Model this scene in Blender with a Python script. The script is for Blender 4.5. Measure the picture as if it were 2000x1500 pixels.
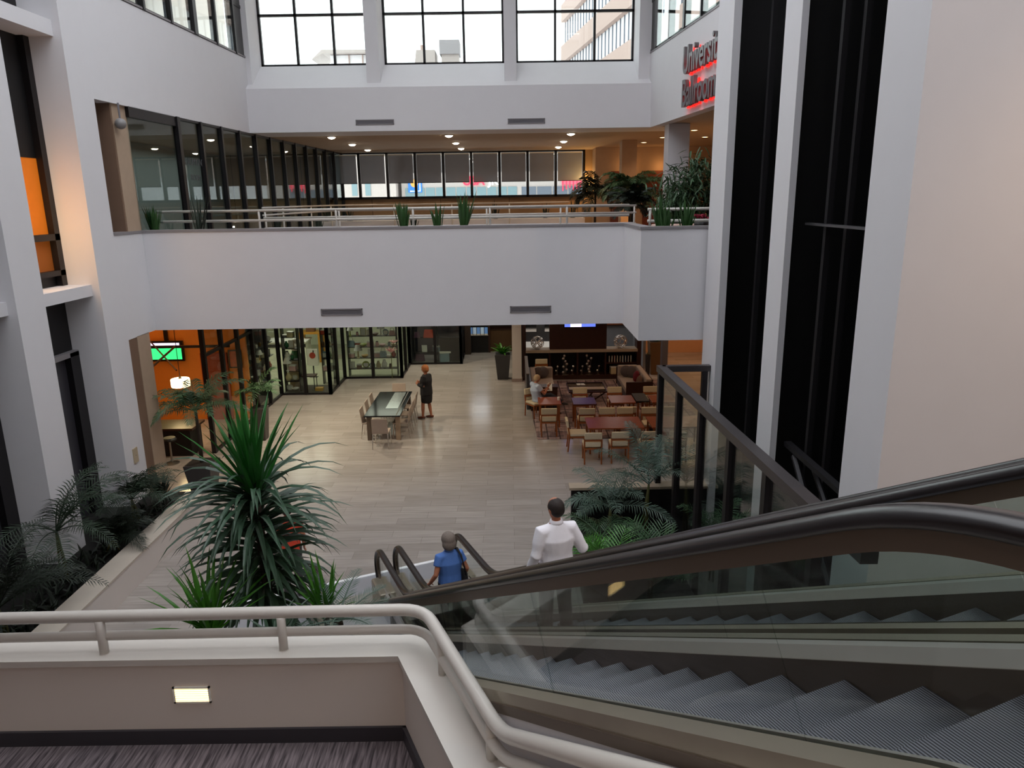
import bpy, bmesh, math, random
from mathutils import Vector, Matrix, Quaternion
random.seed(11)
for o in list(bpy.data.objects): bpy.data.objects.remove(o)
S = bpy.context.scene
COL = S.collection
R = math.radians
# ------------------------------------------------------------------ camera
cam_d = bpy.data.cameras.new('camera'); cam = bpy.data.objects.new('camera', cam_d); COL.objects.link(cam)
cam.location = (0, 0, 6.5)
cam_d.sensor_width = 36; cam_d.lens = 36*1440/2000; cam_d.clip_start = 0.05; cam_d.clip_end = 400
fwd = Vector((0, math.cos(R(14.1)), -math.sin(R(14.1))))
q = fwd.to_track_quat('-Z', 'Y')
cam.rotation_mode = 'QUATERNION'
cam.rotation_quaternion = q @ Quaternion((0, 0, 1), R(-0.85))
S.camera = cam
# ------------------------------------------------------------------ view, sky, sun
S.view_settings.view_transform = 'Standard'; S.view_settings.look = 'None'
S.view_settings.gamma = 1; S.view_settings.use_curve_mapping = False
S.view_settings.exposure = 0.0
S.cycles.use_denoising = True
S.cycles.max_bounces = 7; S.cycles.diffuse_bounces = 4; S.cycles.glossy_bounces = 3
S.cycles.transparent_max_bounces = 16; S.cycles.transmission_bounces = 4
S.cycles.sample_clamp_indirect = 4
W = bpy.data.worlds.new('overcast'); S.world = W; W.use_nodes = True
wn = W.node_tree.nodes; bgn = wn['Background']
bgn.inputs[0].default_value = (.92, .955, 1, 1); bgn.inputs[1].default_value = 3.15
def area(name, loc, sx, sy, power, col=(1, .8, .6), rot=(0, 0, 0)):
    l = bpy.data.lights.new(name, 'AREA'); l.shape = 'RECTANGLE'; l.size = sx; l.size_y = sy
    l.energy = power; l.color = col
    o = bpy.data.objects.new(name, l); o.location = loc; o.rotation_euler = rot; COL.objects.link(o); return o
def spot(name, loc, power, col=(1, .8, .6), ang=110, rot=(0, 0, 0), blend=.6, rad=.06):
    l = bpy.data.lights.new(name, 'SPOT'); l.energy = power; l.color = col; l.spot_size = R(ang); l.spot_blend = blend
    l.shadow_soft_size = rad
    o = bpy.data.objects.new(name, l); o.location = loc; o.rotation_euler = rot; COL.objects.link(o); return o
WARM = (1, .72, .45); SOFT = (1, .86, .68); COOL = (.9, 1, .82)
# lobby downlights under the mezzanine slab (recessed, they face the floor)
for x, y, p in ((-5.6, 18.6, 300), (-5.6, 21.2, 330), (-1.6, 18.6, 80), (-1.6, 21.4, 140), (-2.2, 25.4, 200), (-3.2, 28.2, 170), (-.9, 29.4, 100), (-6.2, 23.4, 150)):
    spot('downlight', (x, y, 3.7), p, (1, .88, .66), 125)
for x, y, p in ((1.2, 20.2, 34), (3.2, 19.8, 36), (5.2, 20, 30), (2.4, 24, 34), (4.8, 24, 30), (1.0, 25.6, 16), (4.2, 17.6, 26)):
    spot('downlight', (x, y, 3.7), p, (1, .68, .42), 125)
# mezzanine downlights
for x in (-5.65, -1.9, 2.0):
    for y in (24.8, 28, 31): spot('downlight', (x, y, 8.42), 64, (1, .74, .5), 140)
for x, y in ((5.2, 29.2), (5.4, 26.9), (5.8, 24.2), (6.9, 27), (8.5, 24.5), (8.5, 29)): spot('downlight', (x, y, 8.42), 42, (1, .55, .28), 140)
# shop ceilings
area('shop_light', (-9.2, 27.4, 3.6), 4, 3.5, 170, (1, .97, .8)); area('shop_light', (-4.6, 29.8, 3.6), 3, 2.0, 60, (1, .97, .82))
area('shop_light', (-3.2, 31.2, 3.6), 2.2, 2.0, 22, (.9, .9, 1))
area('kitchen_light', (2.5, 29.5, 3.6), 4, 3, 70, (1, .95, .9))
area('meeting_fill', (-10.4, 24, 8.3), 3, 14, 130, (.92, 1, .97))  # unseen fill added to brighten the room behind the mezzanine glass
area('bar_light', (-11.2, 21.4, 3.6), 3, 4, 34, (1, .5, .16)); area('bar_light', (-10.6, 17.6, 3.6), 3, 2.4, 16, (1, .55, .22))
area('hall_light', (8, 27, 3.6), 3, 5, 90, (1, .62, .33))
# ceiling lamps of the camera's own floor, behind the viewer
for x, y in ((-3, -3.2), (1.5, -3.2), (6.5, -3.2)): spot('downlight', (x, y, 8.42), 160, (1, .72, .46), 150)
spot('wall_fill', (8.2, 4.4, 9.6), 330, (1, .66, .40), 95, (R(38), 0, R(12)))  # unseen spot without fixture, added to warm the beige wall
spot('wall_fill', (6.0, .5, 9.0), 300, (1, .74, .52), 110, (R(50), 0, 0))  # second added spot, brightening the same wall
# ------------------------------------------------------------------ materials
def lin(c):
    if isinstance(c, str):
        c = c.lstrip('#'); c = tuple(int(c[i:i+2], 16)/255 for i in (0, 2, 4))
    return tuple(x/12.92 if x <= .04045 else ((x+.055)/1.055)**2.4 for x in c)
def M(name, col, rough=.5, metal=0., var=.06, scale=6., bump=0., spec=.5, emit=0., ecol=None, trans=0.):
    m = bpy.data.materials.new(name); m.use_nodes = True; nt = m.node_tree; N = nt.nodes; L = nt.links
    b = N['Principled BSDF']; c = lin(col)
    b.inputs['Roughness'].default_value = rough; b.inputs['Metallic'].default_value = metal
    b.inputs['Specular IOR Level'].default_value = spec
    tc = N.new('ShaderNodeTexCoord'); nz = N.new('ShaderNodeTexNoise'); nz.inputs['Scale'].default_value = scale
    nz.inputs['Detail'].default_value = 4
    L.new(tc.outputs['Object'], nz.inputs['Vector'])
    mx = N.new('ShaderNodeMix'); mx.data_type = 'RGBA'
    mx.inputs[6].default_value = tuple(x*(1-var) for x in c)+(1,); mx.inputs[7].default_value = tuple(min(1, x*(1+var)) for x in c)+(1,)
    L.new(nz.outputs['Fac'], mx.inputs[0]); L.new(mx.outputs[2], b.inputs['Base Color'])
    if bump:
        bp = N.new('ShaderNodeBump'); bp.inputs['Strength'].default_value = bump; bp.inputs['Distance'].default_value = .01
        L.new(nz.outputs['Fac'], bp.inputs['Height']); L.new(bp.outputs[0], b.inputs['Normal'])
    if emit:
        b.inputs['Emission Color'].default_value = (lin(ecol) if ecol else c)+(1,); b.inputs['Emission Strength'].default_value = emit
    if trans: b.inputs['Transmission Weight'].default_value = trans
    return m
def glass(name, tint=(.9, .95, .93), refl=1.0, rough=.0, base=.03):
    m = bpy.data.materials.new(name); m.use_nodes = True; nt = m.node_tree; N = nt.nodes; L = nt.links
    N.remove(N['Principled BSDF']); out = N['Material Output']
    t = N.new('ShaderNodeBsdfTransparent'); t.inputs[0].default_value = tint+(1,)
    g = N.new('ShaderNodeBsdfGlossy'); g.inputs['Roughness'].default_value = rough; g.inputs[0].default_value = (1, 1, 1, 1)
    lf = N.new('ShaderNodeLayerWeight'); lf.inputs[0].default_value = .5
    lw = N.new('ShaderNodeMath'); lw.operation = 'POWER'; lw.inputs[1].default_value = 5; L.new(lf.outputs['Facing'], lw.inputs[0])
    nz = N.new('ShaderNodeTexNoise'); nz.inputs['Scale'].default_value = 2
    ma = N.new('ShaderNodeMath'); ma.operation = 'MULTIPLY_ADD'; ma.inputs[1].default_value = refl; ma.inputs[2].default_value = base
    mm = N.new('ShaderNodeMath'); mm.operation = 'MULTIPLY_ADD'; mm.inputs[1].default_value = .02
    L.new(nz.outputs['Fac'], mm.inputs[0]); L.new(lw.outputs[0], ma.inputs[0]); L.new(ma.outputs[0], mm.inputs[2])
    cl = N.new('ShaderNodeClamp'); L.new(mm.outputs[0], cl.inputs[0])
    mx = N.new('ShaderNodeMixShader'); L.new(cl.outputs[0], mx.inputs[0]); L.new(t.outputs[0], mx.inputs[1]); L.new(g.outputs[0], mx.inputs[2])
    L.new(mx.outputs[0], out.inputs[0]); return m
def bricks(name, c1, c2, mortar, bw, rh, ms=.004, rough=.3, streak=.25, rot=0, off=.5, spec=.5):
    m = M(name, c1, rough, spec=spec); nt = m.node_tree; N = nt.nodes; L = nt.links; b = N['Principled BSDF']
    tc = N.new('ShaderNodeTexCoord'); mp = N.new('ShaderNodeMapping'); mp.inputs['Rotation'].default_value = (0, 0, rot)
    L.new(tc.outputs['Object'], mp.inputs[0])
    br = N.new('ShaderNodeTexBrick'); br.inputs['Scale'].default_value = 1
    br.inputs['Color1'].default_value = lin(c1)+(1,); br.inputs['Color2'].default_value = lin(c2)+(1,); br.inputs['Mortar'].default_value = lin(mortar)+(1,)
    br.inputs['Mortar Size'].default_value = ms; br.inputs['Brick Width'].default_value = bw; br.inputs['Row Height'].default_value = rh
    br.offset = off; br.inputs['Bias'].default_value = 0
    L.new(mp.outputs[0], br.inputs['Vector'])
    m2 = N.new('ShaderNodeMapping'); m2.inputs['Scale'].default_value = (1.2, 14, 1); L.new(mp.outputs[0], m2.inputs[0])
    nz = N.new('ShaderNodeTexNoise'); nz.inputs['Scale'].default_value = 1.2; nz.inputs['Detail'].default_value = 5; L.new(m2.outputs[0], nz.inputs['Vector'])
    rp = N.new('ShaderNodeMapRange'); rp.inputs[1].default_value = .3; rp.inputs[2].default_value = .7; rp.inputs[3].default_value = 1-streak; rp.inputs[4].default_value = 1+streak*.5
    L.new(nz.outputs['Fac'], rp.inputs[0])
    mu = N.new('ShaderNodeMix'); mu.data_type = 'RGBA'; mu.blend_type = 'MULTIPLY'; mu.inputs[0].default_value = 1
    L.new(br.outputs['Color'], mu.inputs[6]); L.new(rp.outputs[0], mu.inputs[7]); L.new(mu.outputs[2], b.inputs['Base Color'])
    return m
WALL = M('plaster', '#e2e0e3', .75, var=.02, scale=3)
WALLW = M('plaster_warm', '#dcd3cc', .7, var=.02, scale=2)
CAP = M('cap_paint', '#dcd7d6', .45, var=.02)
TRIM = M('grey_trim', '#8b8688', .5)
BLACK = M('black_metal', '#161316', .4, .2)
BLACKD = M('shaft_black', '#0b0a0c', .55)
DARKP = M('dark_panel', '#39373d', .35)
GREY = M('grey_paint', '#77747a', .6)
BRONZE = M('bronze_brown', '#64564a', .45, .3)
PIPE = M('pipe_paint', '#cfc9c2', .35, var=.02)
RUB = M('handrail_rubber', '#1d1718', .28, spec=.7)
STEEL = M('steel', '#9a978f', .35, .85)
DECK = M('deck_champagne', '#a79d8c', .38, .6)
DECKW = M('deck_silver', '#b5b0a9', .35, .5)
CHROME = M('chrome', '#e0dcd8', .08, 1.0)
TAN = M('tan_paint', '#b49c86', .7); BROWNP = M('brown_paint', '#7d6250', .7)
ORANGE = M('orange_paint', '#e0862e', .6); DORANGE = M('deep_orange', '#a33d12', .6)
CEILT = M('ceiling_tan', '#b5a08a', .8)
WOOD = M('table_wood', '#87411f', .3, var=.25, scale=9); WOODD = M('dark_walnut', '#3a1f15', .4, var=.25, scale=7)
WOODO = M('chair_wood', '#94501f', .4, var=.15)
CREAM = M('cream_fabric', '#cfc0a2', .85, bump=.2, scale=60); SOFA = M('sofa_fabric', '#a99a8e', .9, bump=.2, scale=60)
GREYF = M('grey_cushion', '#5f5556', .9, bump=.2, scale=50); REDF = M('red_cushion', '#6e1522', .9)
STONE = M('ledge_stone', '#b5a48f', .3, var=.1, scale=12)
WHITE = M('white_paint', '#efeee8', .5, var=.02)
POT = M('pot_charcoal', '#3a3839', .55); POTG = M('pot_grey', '#463f3c', .55)
SOIL = M('soil', '#0f0c0a', .95, var=.4, scale=30)
LEAFD = M('leaf_dracaena', '#3a5440', .38, var=.35, scale=3); LEAFG = M('leaf_bright', '#3f7a22', .4, var=.3, scale=4)
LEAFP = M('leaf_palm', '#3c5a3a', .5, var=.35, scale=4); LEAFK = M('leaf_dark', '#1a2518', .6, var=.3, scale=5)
LEAFB = M('leaf_bluegreen', '#485c50', .5, var=.3, scale=4); STEM = M('stem', '#5b5a30', .7); TRUNK = M('trunk', '#3c3128', .9, bump=.5, scale=20)
GL = glass('window_glass', (.88, .92, .9), .8); GLE = glass('balustrade_glass', (.87, .90, .89), 1.0, base=.0); GLS = glass('shop_glass', (.8, .84, .82), .5)
GLF = glass('meeting_glass', (.72, .78, .78), .7, base=.03)
LAMP = M('lamp_glow', '#fff2dc', .5, emit=40, ecol='#fff0d8'); LAMPW = M('lamp_glow_warm', '#ffd890', .5, emit=9, ecol='#ffd9a0')
SKIN = M('skin', '#b5765a', .55, var=.08, scale=20)
# ------------------------------------------------------------------ mesh helpers
class B:
    def __init__(s): s.b = bmesh.new()
    def box(s, x0, x1, y0, y1, z0, z1, rz=0, c=None):
        vs = [(x, y, z) for z in (z0, z1) for x, y in ((x0, y0), (x1, y0), (x1, y1), (x0, y1))]
        if rz:
            cx, cy = c if c else ((x0+x1)/2, (y0+y1)/2); ca, sa = math.cos(rz), math.sin(rz)
            vs = [(cx+(x-cx)*ca-(y-cy)*sa, cy+(x-cx)*sa+(y-cy)*ca, z) for x, y, z in vs]
        v = [s.b.verts.new(p) for p in vs]
        for f in ((3, 2, 1, 0), (4, 5, 6, 7), (0, 1, 5, 4), (1, 2, 6, 5), (2, 3, 7, 6), (3, 0, 4, 7)): s.b.faces.new([v[i] for i in f])
        return s
    def hexa(s, pts):   # 8 points: bottom 4, top 4
        v = [s.b.verts.new(p) for p in pts]
        for f in ((3, 2, 1, 0), (4, 5, 6, 7), (0, 1, 5, 4), (1, 2, 6, 5), (2, 3, 7, 6), (3, 0, 4, 7)): s.b.faces.new([v[i] for i in f])
        return s
    def prism(s, pts, z0, z1):
        a = [s.b.verts.new((x, y, z0)) for x, y in pts]; t = [s.b.verts.new((x, y, z1)) for x, y in pts]; n = len(pts)
        s.b.faces.new(a[::-1]); s.b.faces.new(t)
        for i in range(n): s.b.faces.new((a[i], a[(i+1) % n], t[(i+1) % n], t[i]))
        return s
    def extr(s, pts, vec):   # extrude 3D polygon by vec
        vec = Vector(vec); a = [s.b.verts.new(p) for p in pts]; t = [s.b.verts.new(Vector(p)+vec) for p in pts]; n = len(pts)
        s.b.faces.new(a[::-1]); s.b.faces.new(t)
        for i in range(n): s.b.faces.new((a[i], a[(i+1) % n], t[(i+1) % n], t[i]))
        return s
    def ring(s, c, ax, r, n, r2=None, right=None):
        ax = Vector(ax).normalized()
        if right is None: right = ax.orthogonal().normalized()
        else:
            right = Vector(right); right = (right-ax*right.dot(ax))
            right = right.normalized() if right.length > 1e-5 else ax.orthogonal().normalized()
        up = ax.cross(right); r2 = r if r2 is None else r2; c = Vector(c)
        return [s.b.verts.new(c+right*(r*math.cos(2*math.pi*i/n))+up*(r2*math.sin(2*math.pi*i/n))) for i in range(n)]
    def tube(s, pts, r, n=8, right=None, cap=True):
        pts = [Vector(p) for p in pts]; k = len(pts); rs = r if isinstance(r, (list, tuple)) else [r]*k; prev = None
        d0 = (pts[-1]-pts[0]); d0 = d0.normalized() if d0.length > 1e-6 else Vector((0, 0, 1))
        if right is None: right = Vector((0, 0, 1)) if abs(d0.z) < .9 else Vector((1, 0, 0))
        for i in range(k):
            ax = (pts[min(i+1, k-1)]-pts[max(i-1, 0)])
            if ax.length < 1e-7: ax = Vector((0, 0, 1))
            ri = rs[i]; a, b2 = ri if isinstance(ri, tuple) else (ri, ri)
            cur = s.ring(pts[i], ax, a, n, b2, right)
            if prev:
                for j in range(n): s.b.faces.new((prev[j], prev[(j+1) % n], cur[(j+1) % n], cur[j]))
            elif cap: s.b.faces.new(cur[::-1])
            prev = cur
        if cap: s.b.faces.new(prev)
        return s
    def blob(s, pts, r, n=12, right=None):   # rounded ends
        pts = [Vector(p) for p in pts]; rs = [x if isinstance(x, tuple) else (x, x) for x in (r if isinstance(r, list) else [r]*len(pts))]
        d = (pts[0]-pts[1]).normalized(); e = (pts[-1]-pts[-2]).normalized(); m0 = min(rs[0]); m1 = min(rs[-1])
        P = []; Q = []
        for t in (.98, .75, .4): P.append(pts[0]+d*m0*t); k = math.sqrt(1-t*t); Q.append((rs[0][0]*k, rs[0][1]*k))
        P += pts; Q += rs
        for t in (.4, .75, .98): P.append(pts[-1]+e*m1*t); k = math.sqrt(1-t*t); Q.append((rs[-1][0]*k, rs[-1][1]*k))
        return s.tube(P, Q, n, right)
    def sph(s, c, r, seg=16, rings=10, sc=(1, 1, 1), rot=None):
        m = Matrix.Translation(c)
        if rot: m = m @ rot
        bmesh.ops.create_uvsphere(s.b, u_segments=seg, v_segments=rings, radius=r, matrix=m @ Matrix.Diagonal((*sc, 1))); return s
    def lathe(s, prof, c=(0, 0, 0), n=16, cap=True):
        prev = None; c = Vector(c)
        for r, z in prof:
            cur = [s.b.verts.new(c+Vector((r*math.cos(2*math.pi*i/n), r*math.sin(2*math.pi*i/n), z))) for i in range(n)]
            if prev:
                for j in range(n): s.b.faces.new((prev[j], prev[(j+1) % n], cur[(j+1) % n], cur[j]))
            elif cap and r > 1e-4: s.b.faces.new(cur[::-1])
            prev = cur
        if cap: s.b.faces.new(prev)
        return s
    def quad(s, *p):
        s.b.faces.new([s.b.verts.new(x) for x in p]); return s
def mesh_obj(name, me, mat, parent=None):
    o = bpy.data.objects.new(name, me); COL.objects.link(o)
    if mat and not me.materials: me.materials.append(mat)
    if parent: o.parent = parent
    return o
def O(name, b, mat, parent=None, bevel=0, smooth=False, world=False, base=True):
    """link bmesh as one object; world=True: coordinates are world, parent is an unrotated Empty"""
    me = bpy.data.meshes.new(name)
    bmesh.ops.recalc_face_normals(b.b, faces=b.b.faces)
    if parent is not None and world:
        w = Vector(parent.location); p = parent.parent
        while p: w += Vector(p.location); p = p.parent
        bmesh.ops.translate(b.b, vec=-w, verts=b.b.verts)
    loc = Vector((0, 0, 0))
    if parent is None and base and b.b.verts:
        xs = [v.co for v in b.b.verts]; loc = Vector(((min(v.x for v in xs)+max(v.x for v in xs))/2, (min(v.y for v in xs)+max(v.y for v in xs))/2, min(v.z for v in xs)))
        bmesh.ops.translate(b.b, vec=-loc, verts=b.b.verts)
    b.b.to_mesh(me); b.b.free()
    o = mesh_obj(name, me, mat, parent)
    if parent is None: o.location = loc
    if smooth:
        for p in me.polygons: p.use_smooth = True
    if bevel:
        mo = o.modifiers.new('bevel', 'BEVEL'); mo.width = bevel; mo.segments = 2; mo.limit_method = 'ANGLE'; mo.angle_limit = R(40)
    return o
def tag(o, label, cat, group=None, kind=None):
    if label: o['label'] = label
    if cat: o['category'] = cat
    if group: o['group'] = group
    if kind: o['kind'] = kind
    return o
def E(name, loc, label, cat, rz=0, group=None):
    o = bpy.data.objects.new(name, None); o.empty_display_size = .1; COL.objects.link(o); o.location = loc; o.rotation_euler = (0, 0, rz)
    return tag(o, label, cat, group)
def ST(name, b, mat, label=None, **k):
    o = O(name, b, mat, **k); o['kind'] = 'structure'; o['category'] = 'structure'
    o['label'] = label or name.replace('_', ' '); 
    return o
def dup(root, loc, rz=None, label=None, group=None):
    def cp(o, par):
        c = o.copy(); COL.objects.link(c)
        if par is not None: c.parent = par
        for ch in [x for x in bpy.data.objects if x.parent == o]: cp(ch, c)
        return c
    r = cp(root, None); r.location = loc
    if rz is not None: r.rotation_euler = (0, 0, rz)
    if label: r['label'] = label
    if group: r['group'] = group
    return r
def text_obj(name, txt, size, ext, mat, loc, mtx, parent=None, align='LEFT', bold=0):
    cu = bpy.data.curves.new(name, 'FONT'); cu.body = txt; cu.size = size; cu.extrude = ext; cu.align_x = align; cu.offset = bold
    t = bpy.data.objects.new(name, cu); COL.objects.link(t)
    dg = bpy.context.evaluated_depsgraph_get(); me = bpy.data.meshes.new_from_object(t.evaluated_get(dg))
    bpy.data.objects.remove(t); me.materials.clear()
    me.transform(mtx)
    o = mesh_obj(name, me, mat, parent); o.location = Vector(loc); return o
def remesh(b, vox, smooth_iter=0):
    me = bpy.data.meshes.new('t'); bmesh.ops.recalc_face_normals(b.b, faces=b.b.faces); b.b.to_mesh(me); b.b.free()
    o = bpy.data.objects.new('t', me); COL.objects.link(o)
    m = o.modifiers.new('r', 'REMESH'); m.mode = 'VOXEL'; m.voxel_size = vox; m.use_smooth_shade = True
    if smooth_iter:
        s_ = o.modifiers.new('s', 'SMOOTH'); s_.iterations = smooth_iter; s_.factor = .5
    dg = bpy.context.evaluated_depsgraph_get(); me2 = bpy.data.meshes.new_from_object(o.evaluated_get(dg))
    bpy.data.objects.remove(o); 
    for p in me2.polygons: p.use_smooth = True
    return me2
# ================================================================== STRUCTURE
FLOORM = bricks('stone_planks', '#aea6a0', '#9f9791', '#857d78', 1.22, .30, .003, .2, .16)
WSLAT = bricks('slat_wood', '#a58868', '#97795a', '#4a3828', 3.0, .16, .012, .6, .2)
CARPET = M('carpet_stripe', '#5d5059', .95, var=.3, scale=1)
def carpet_nodes():
    nt = CARPET.node_tree; N = nt.nodes; L = nt.links; b = N['Principled BSDF']
    tc = N.new('ShaderNodeTexCoord'); mp = N.new('ShaderNodeMapping'); mp.inputs['Scale'].default_value = (60, 4, 1)
    nz = N.new('ShaderNodeTexNoise'); nz.inputs['Scale'].default_value = 1; nz.inputs['Detail'].default_value = 3
    L.new(tc.outputs['Object'], mp.inputs[0]); L.new(mp.outputs[0], nz.inputs['Vector'])
    cr = N.new('ShaderNodeValToRGB'); cr.color_ramp.elements[0].position = .35; cr.color_ramp.elements[1].position = .68
    cr.color_ramp.elements[0].color = lin('#3d363a')+(1,); cr.color_ramp.elements[1].color = lin('#867b7f')+(1,)
    L.new(nz.outputs['Fac'], cr.inputs[0]); L.new(cr.outputs[0], b.inputs['Base Color'])
carpet_nodes()
xl = lambda y: -8.0+.045*(y-15.2)
xr = lambda y: 4.18+(23.2-y)*.0935
ST('floor', B().box(-14, 14, -8, 36, -.15, 0), FLOORM, 'pale stone plank floor of the lobby', base=False)
# left wall pillars
for i, (y0, y1) in enumerate(((14.4, 15.2), (11.9, 12.65), (9.4, 10.15), (6.9, 7.65), (4.4, 5.15))):
    b = B().box(-9.3, -8.0, y0, y1, 0, 16.2)
    ST('wall_left', b, WALL, 'white pillar of the left wall, %s' % ['next to the balcony', 'left of the one by the balcony', 'third from the balcony', 'fourth from the balcony', 'fifth from the balcony'][i])
ORG = M('lit_orange_curtain', '#c8670a', .8, emit=.45, ecol='#c86a10', var=.1); ORG2 = M('lit_orange_low', '#8a4a12', .8, emit=.22, ecol='#9a5212')
nw = [0]
def win(label):
    nw[0] += 1; o = bpy.data.objects.new('window_%d' % nw[0], None); COL.objects.link(o); o['kind'] = 'structure'; o['label'] = label; o['category'] = 'window'; return o
for i, (y0, y1) in enumerate(((12.65, 14.4), (10.15, 11.9), (7.65, 9.4), (5.15, 6.9))):
    nm = ['between the two pillars nearest the balcony', 'in the second bay from the balcony', 'in the third bay from the balcony', 'in the fourth bay from the balcony'][i]
    ws = win('dark tall glazed bay of the left wall '+nm)
    O('panel', B().box(-8.8, -8.72, y0, y1, 0, 3.62), DARKP, ws)
    O('panel', B().box(-8.8, -8.72, y0, y1, 3.7, 5.25), BLACKD, ws)
    O('panel', B().box(-8.8, -8.72, y0, y1, 7.35, 16), BLACKD, ws)
    O('frame', B().box(-8.72, -8.6, y1-.3, y1, 0, 3.7).box(-8.72, -8.6, y1-.16, y1, 5, 9.5).box(-8.72, -8.6, y0, y1, 5.86, 5.98).box(-8.72, -8.6, y0, y1, 5.2, 5.3).box(-8.72, -8.6, y0, y0+.06, 5, 9.5), BLACK, ws)
    O('pane', B().box(-8.78, -8.73, y0, y1, 5.92, 7.35), ORG if i == 0 else BLACKD, ws, label='lit orange pane') if 0 else O('pane', B().box(-8.78, -8.73, y0, y1, 5.92, 7.35), ORG if i == 0 else BLACKD, ws)
    O('pane', B().box(-8.78, -8.73, y0, y1, 5.25, 5.92), ORG2 if i == 0 else BLACKD, ws)
    for z0, z1, x1, mt in ((4.78, 5.0, -8.15, WALL), (9.45, 9.72, -8.15, WALL), (3.62, 3.72, -8.6, TRIM)):
        ST('trim_%d' % (10+i*3+(z0 > 4)+(z0 > 9)), B().box(-8.85, x1, y0, y1, z0, z1), mt, 'white cross beam between left wall pillars' if mt is WALL else 'thin grey ledge between left wall pillars')
area('window_glow', (-8.45, 13.0, 6.1), .6, 1.5, 16, (1, .6, .25), (R(90), 0, 0))
# --- balcony slab, floor and parapet
slab = [(-8.05, 16.5), (2.6, 16.5), (2.6, 14.4), (14, 14.4), (14, 36), (-14, 36), (-14, 15.25), (-8.05, 15.25)]
ST('ceiling', B().prism(slab, 3.77, 4.9), WALL, 'slab of the mezzanine above the lobby', base=False)
ST('floor_mezzanine', B().prism([(-13.9, 17.45), (2.4, 17.45), (3.9, 15.4), (13.9, 15.4), (13.9, 35.9), (-13.9, 35.9)], 4.9, 4.95), M('mezzanine_carpet', '#8d8078', .9), 'mezzanine floor', base=False)
par = B()
par.prism([(-8, 16.4), (2.5, 16.4), (2.5, 14.3), (3.75, 14.3), (9, 14.3), (9, 14.5), (2.7, 14.5), (2.7, 16.6), (-8.2, 16.6), (-8.2, 15.2), (-8, 15.2)], 3.75, 5.9)
ST('wall_balcony', par, WALL, 'white balcony front across the atrium', base=False)
ST('trim_1', B().prism([(-7.98, 16.38), (2.48, 16.38), (2.48, 14.28), (9, 14.28), (9, 14.52), (2.72, 14.52), (2.72, 16.62), (-8.22, 16.62), (-8.22, 15.2), (-7.98, 15.2)], 5.9, 5.95), TRIM, 'grey capping along the balcony front', base=False)
ST('wall_planter', B().box(-8.2, 2.7, 17.3, 17.45, 4.9, 5.9).box(2.7, 9, 15.25, 15.4, 4.9, 5.85).box(2.7, 2.85, 15.25, 17.45, 4.9, 5.85), WALL, 'low back wall of the balcony planter', base=False)
ST('planter_soil', B().box(-8.2, 2.7, 16.6, 17.3, 5.5, 5.84), SOIL, 'dark soil of the balcony planter'); ST('planter_soil', B().box(2.86, 9, 14.5, 15.25, 5.5, 5.84), SOIL, 'dark soil of the right balcony planter')  # soil fill of the balcony planters, not a floor
# vents on the fascias
def vent(x, y, z, w, label):
    t = E('air_vent', (x, y, z), label, 'vent', group='slotted air vents on white fascias')
    h = .15
    O('frame', B().box(-w/2, w/2, -.02, 0, -h/2, -h/2+.025).box(-w/2, w/2, -.02, 0, h/2-.025, h/2).box(-w/2, -w/2+.025, -.02, 0, -h/2, h/2).box(w/2-.025, w/2, -.02, 0, -h/2, h/2), TRIM, t)
    g = B()
    for i in range(5): g.box(-w/2+.02, w/2-.02, -.012, 0, -h/2+.028+i*.02, -h/2+.038+i*.02)
    O('grille', g.box(-w/2+.02, w/2-.02, -.004, 0, -h/2+.02, h/2-.02), GREY, t)
vent(-3.78, 16.4, 4.1, .93, 'slotted air vent on the balcony front, left of the pair'); vent(.44, 16.4, 4.1, .92, 'slotted air vent on the balcony front, right of the pair')
vent(-3.93, 23, 8.75, 1.13, 'slotted air vent on the upper fascia, left of the pair'); vent(.54, 23, 8.72, 1.1, 'slotted air vent on the upper fascia, right of the pair')
# --- upper fascias
ST('wall_far_fascia', B().extr([(-8.2, 23, 8.5), (-8.2, 23, 9.72), (-8.2, 24.1, 10.5), (-8.2, 24.5, 10.5), (-8.2, 24.5, 8.5)], (13.2, 0, 0)), WALL, 'white upper fascia over the mezzanine', base=False)
ST('wall_left_fascia', B().prism([(xl(15.2), 15.2), (xl(24), 24), (xl(24)-.3, 24), (-8.3, 15.2)], 8.49, 10.6), WALL, 'white upper left fascia beside the far windows', base=False)
ST('wall_right_fascia', B().prism([(xr(23.6), 23.6), (xr(12), 12), (xr(12)+.3, 12), (xr(23.6)+.3, 23.6)], 8.49, 10.55), WALL, 'white upper right fascia bearing the ballroom letters', base=False)
ST('trim_2', B().prism([(xl(15.2)+.015, 15.2), (xl(24)+.015, 24), (xl(24)-.3, 24), (-8.3, 15.2)], 10.6, 10.64), TRIM, 'thin sill on the left fascia', base=False)
ST('trim_3', B().prism([(xr(23.6)-.015, 23.6), (xr(12)-.015, 12), (xr(12)+.3, 12), (xr(23.6)+.3, 23.6)], 10.55, 10.59), TRIM, 'thin sill on the right fascia', base=False)
ST('ceiling_mezzanine', B().prism([(-14, 15.2), (-8.15, 15.2), (xl(23.1)-.15, 23.1), (xr(23.1)+.1, 23.1), (xr(12)+.1, 12), (14, 12), (14, 36), (-14, 36)], 8.505, 8.8), CEILT, 'tan mezzanine ceiling', base=False)
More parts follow.
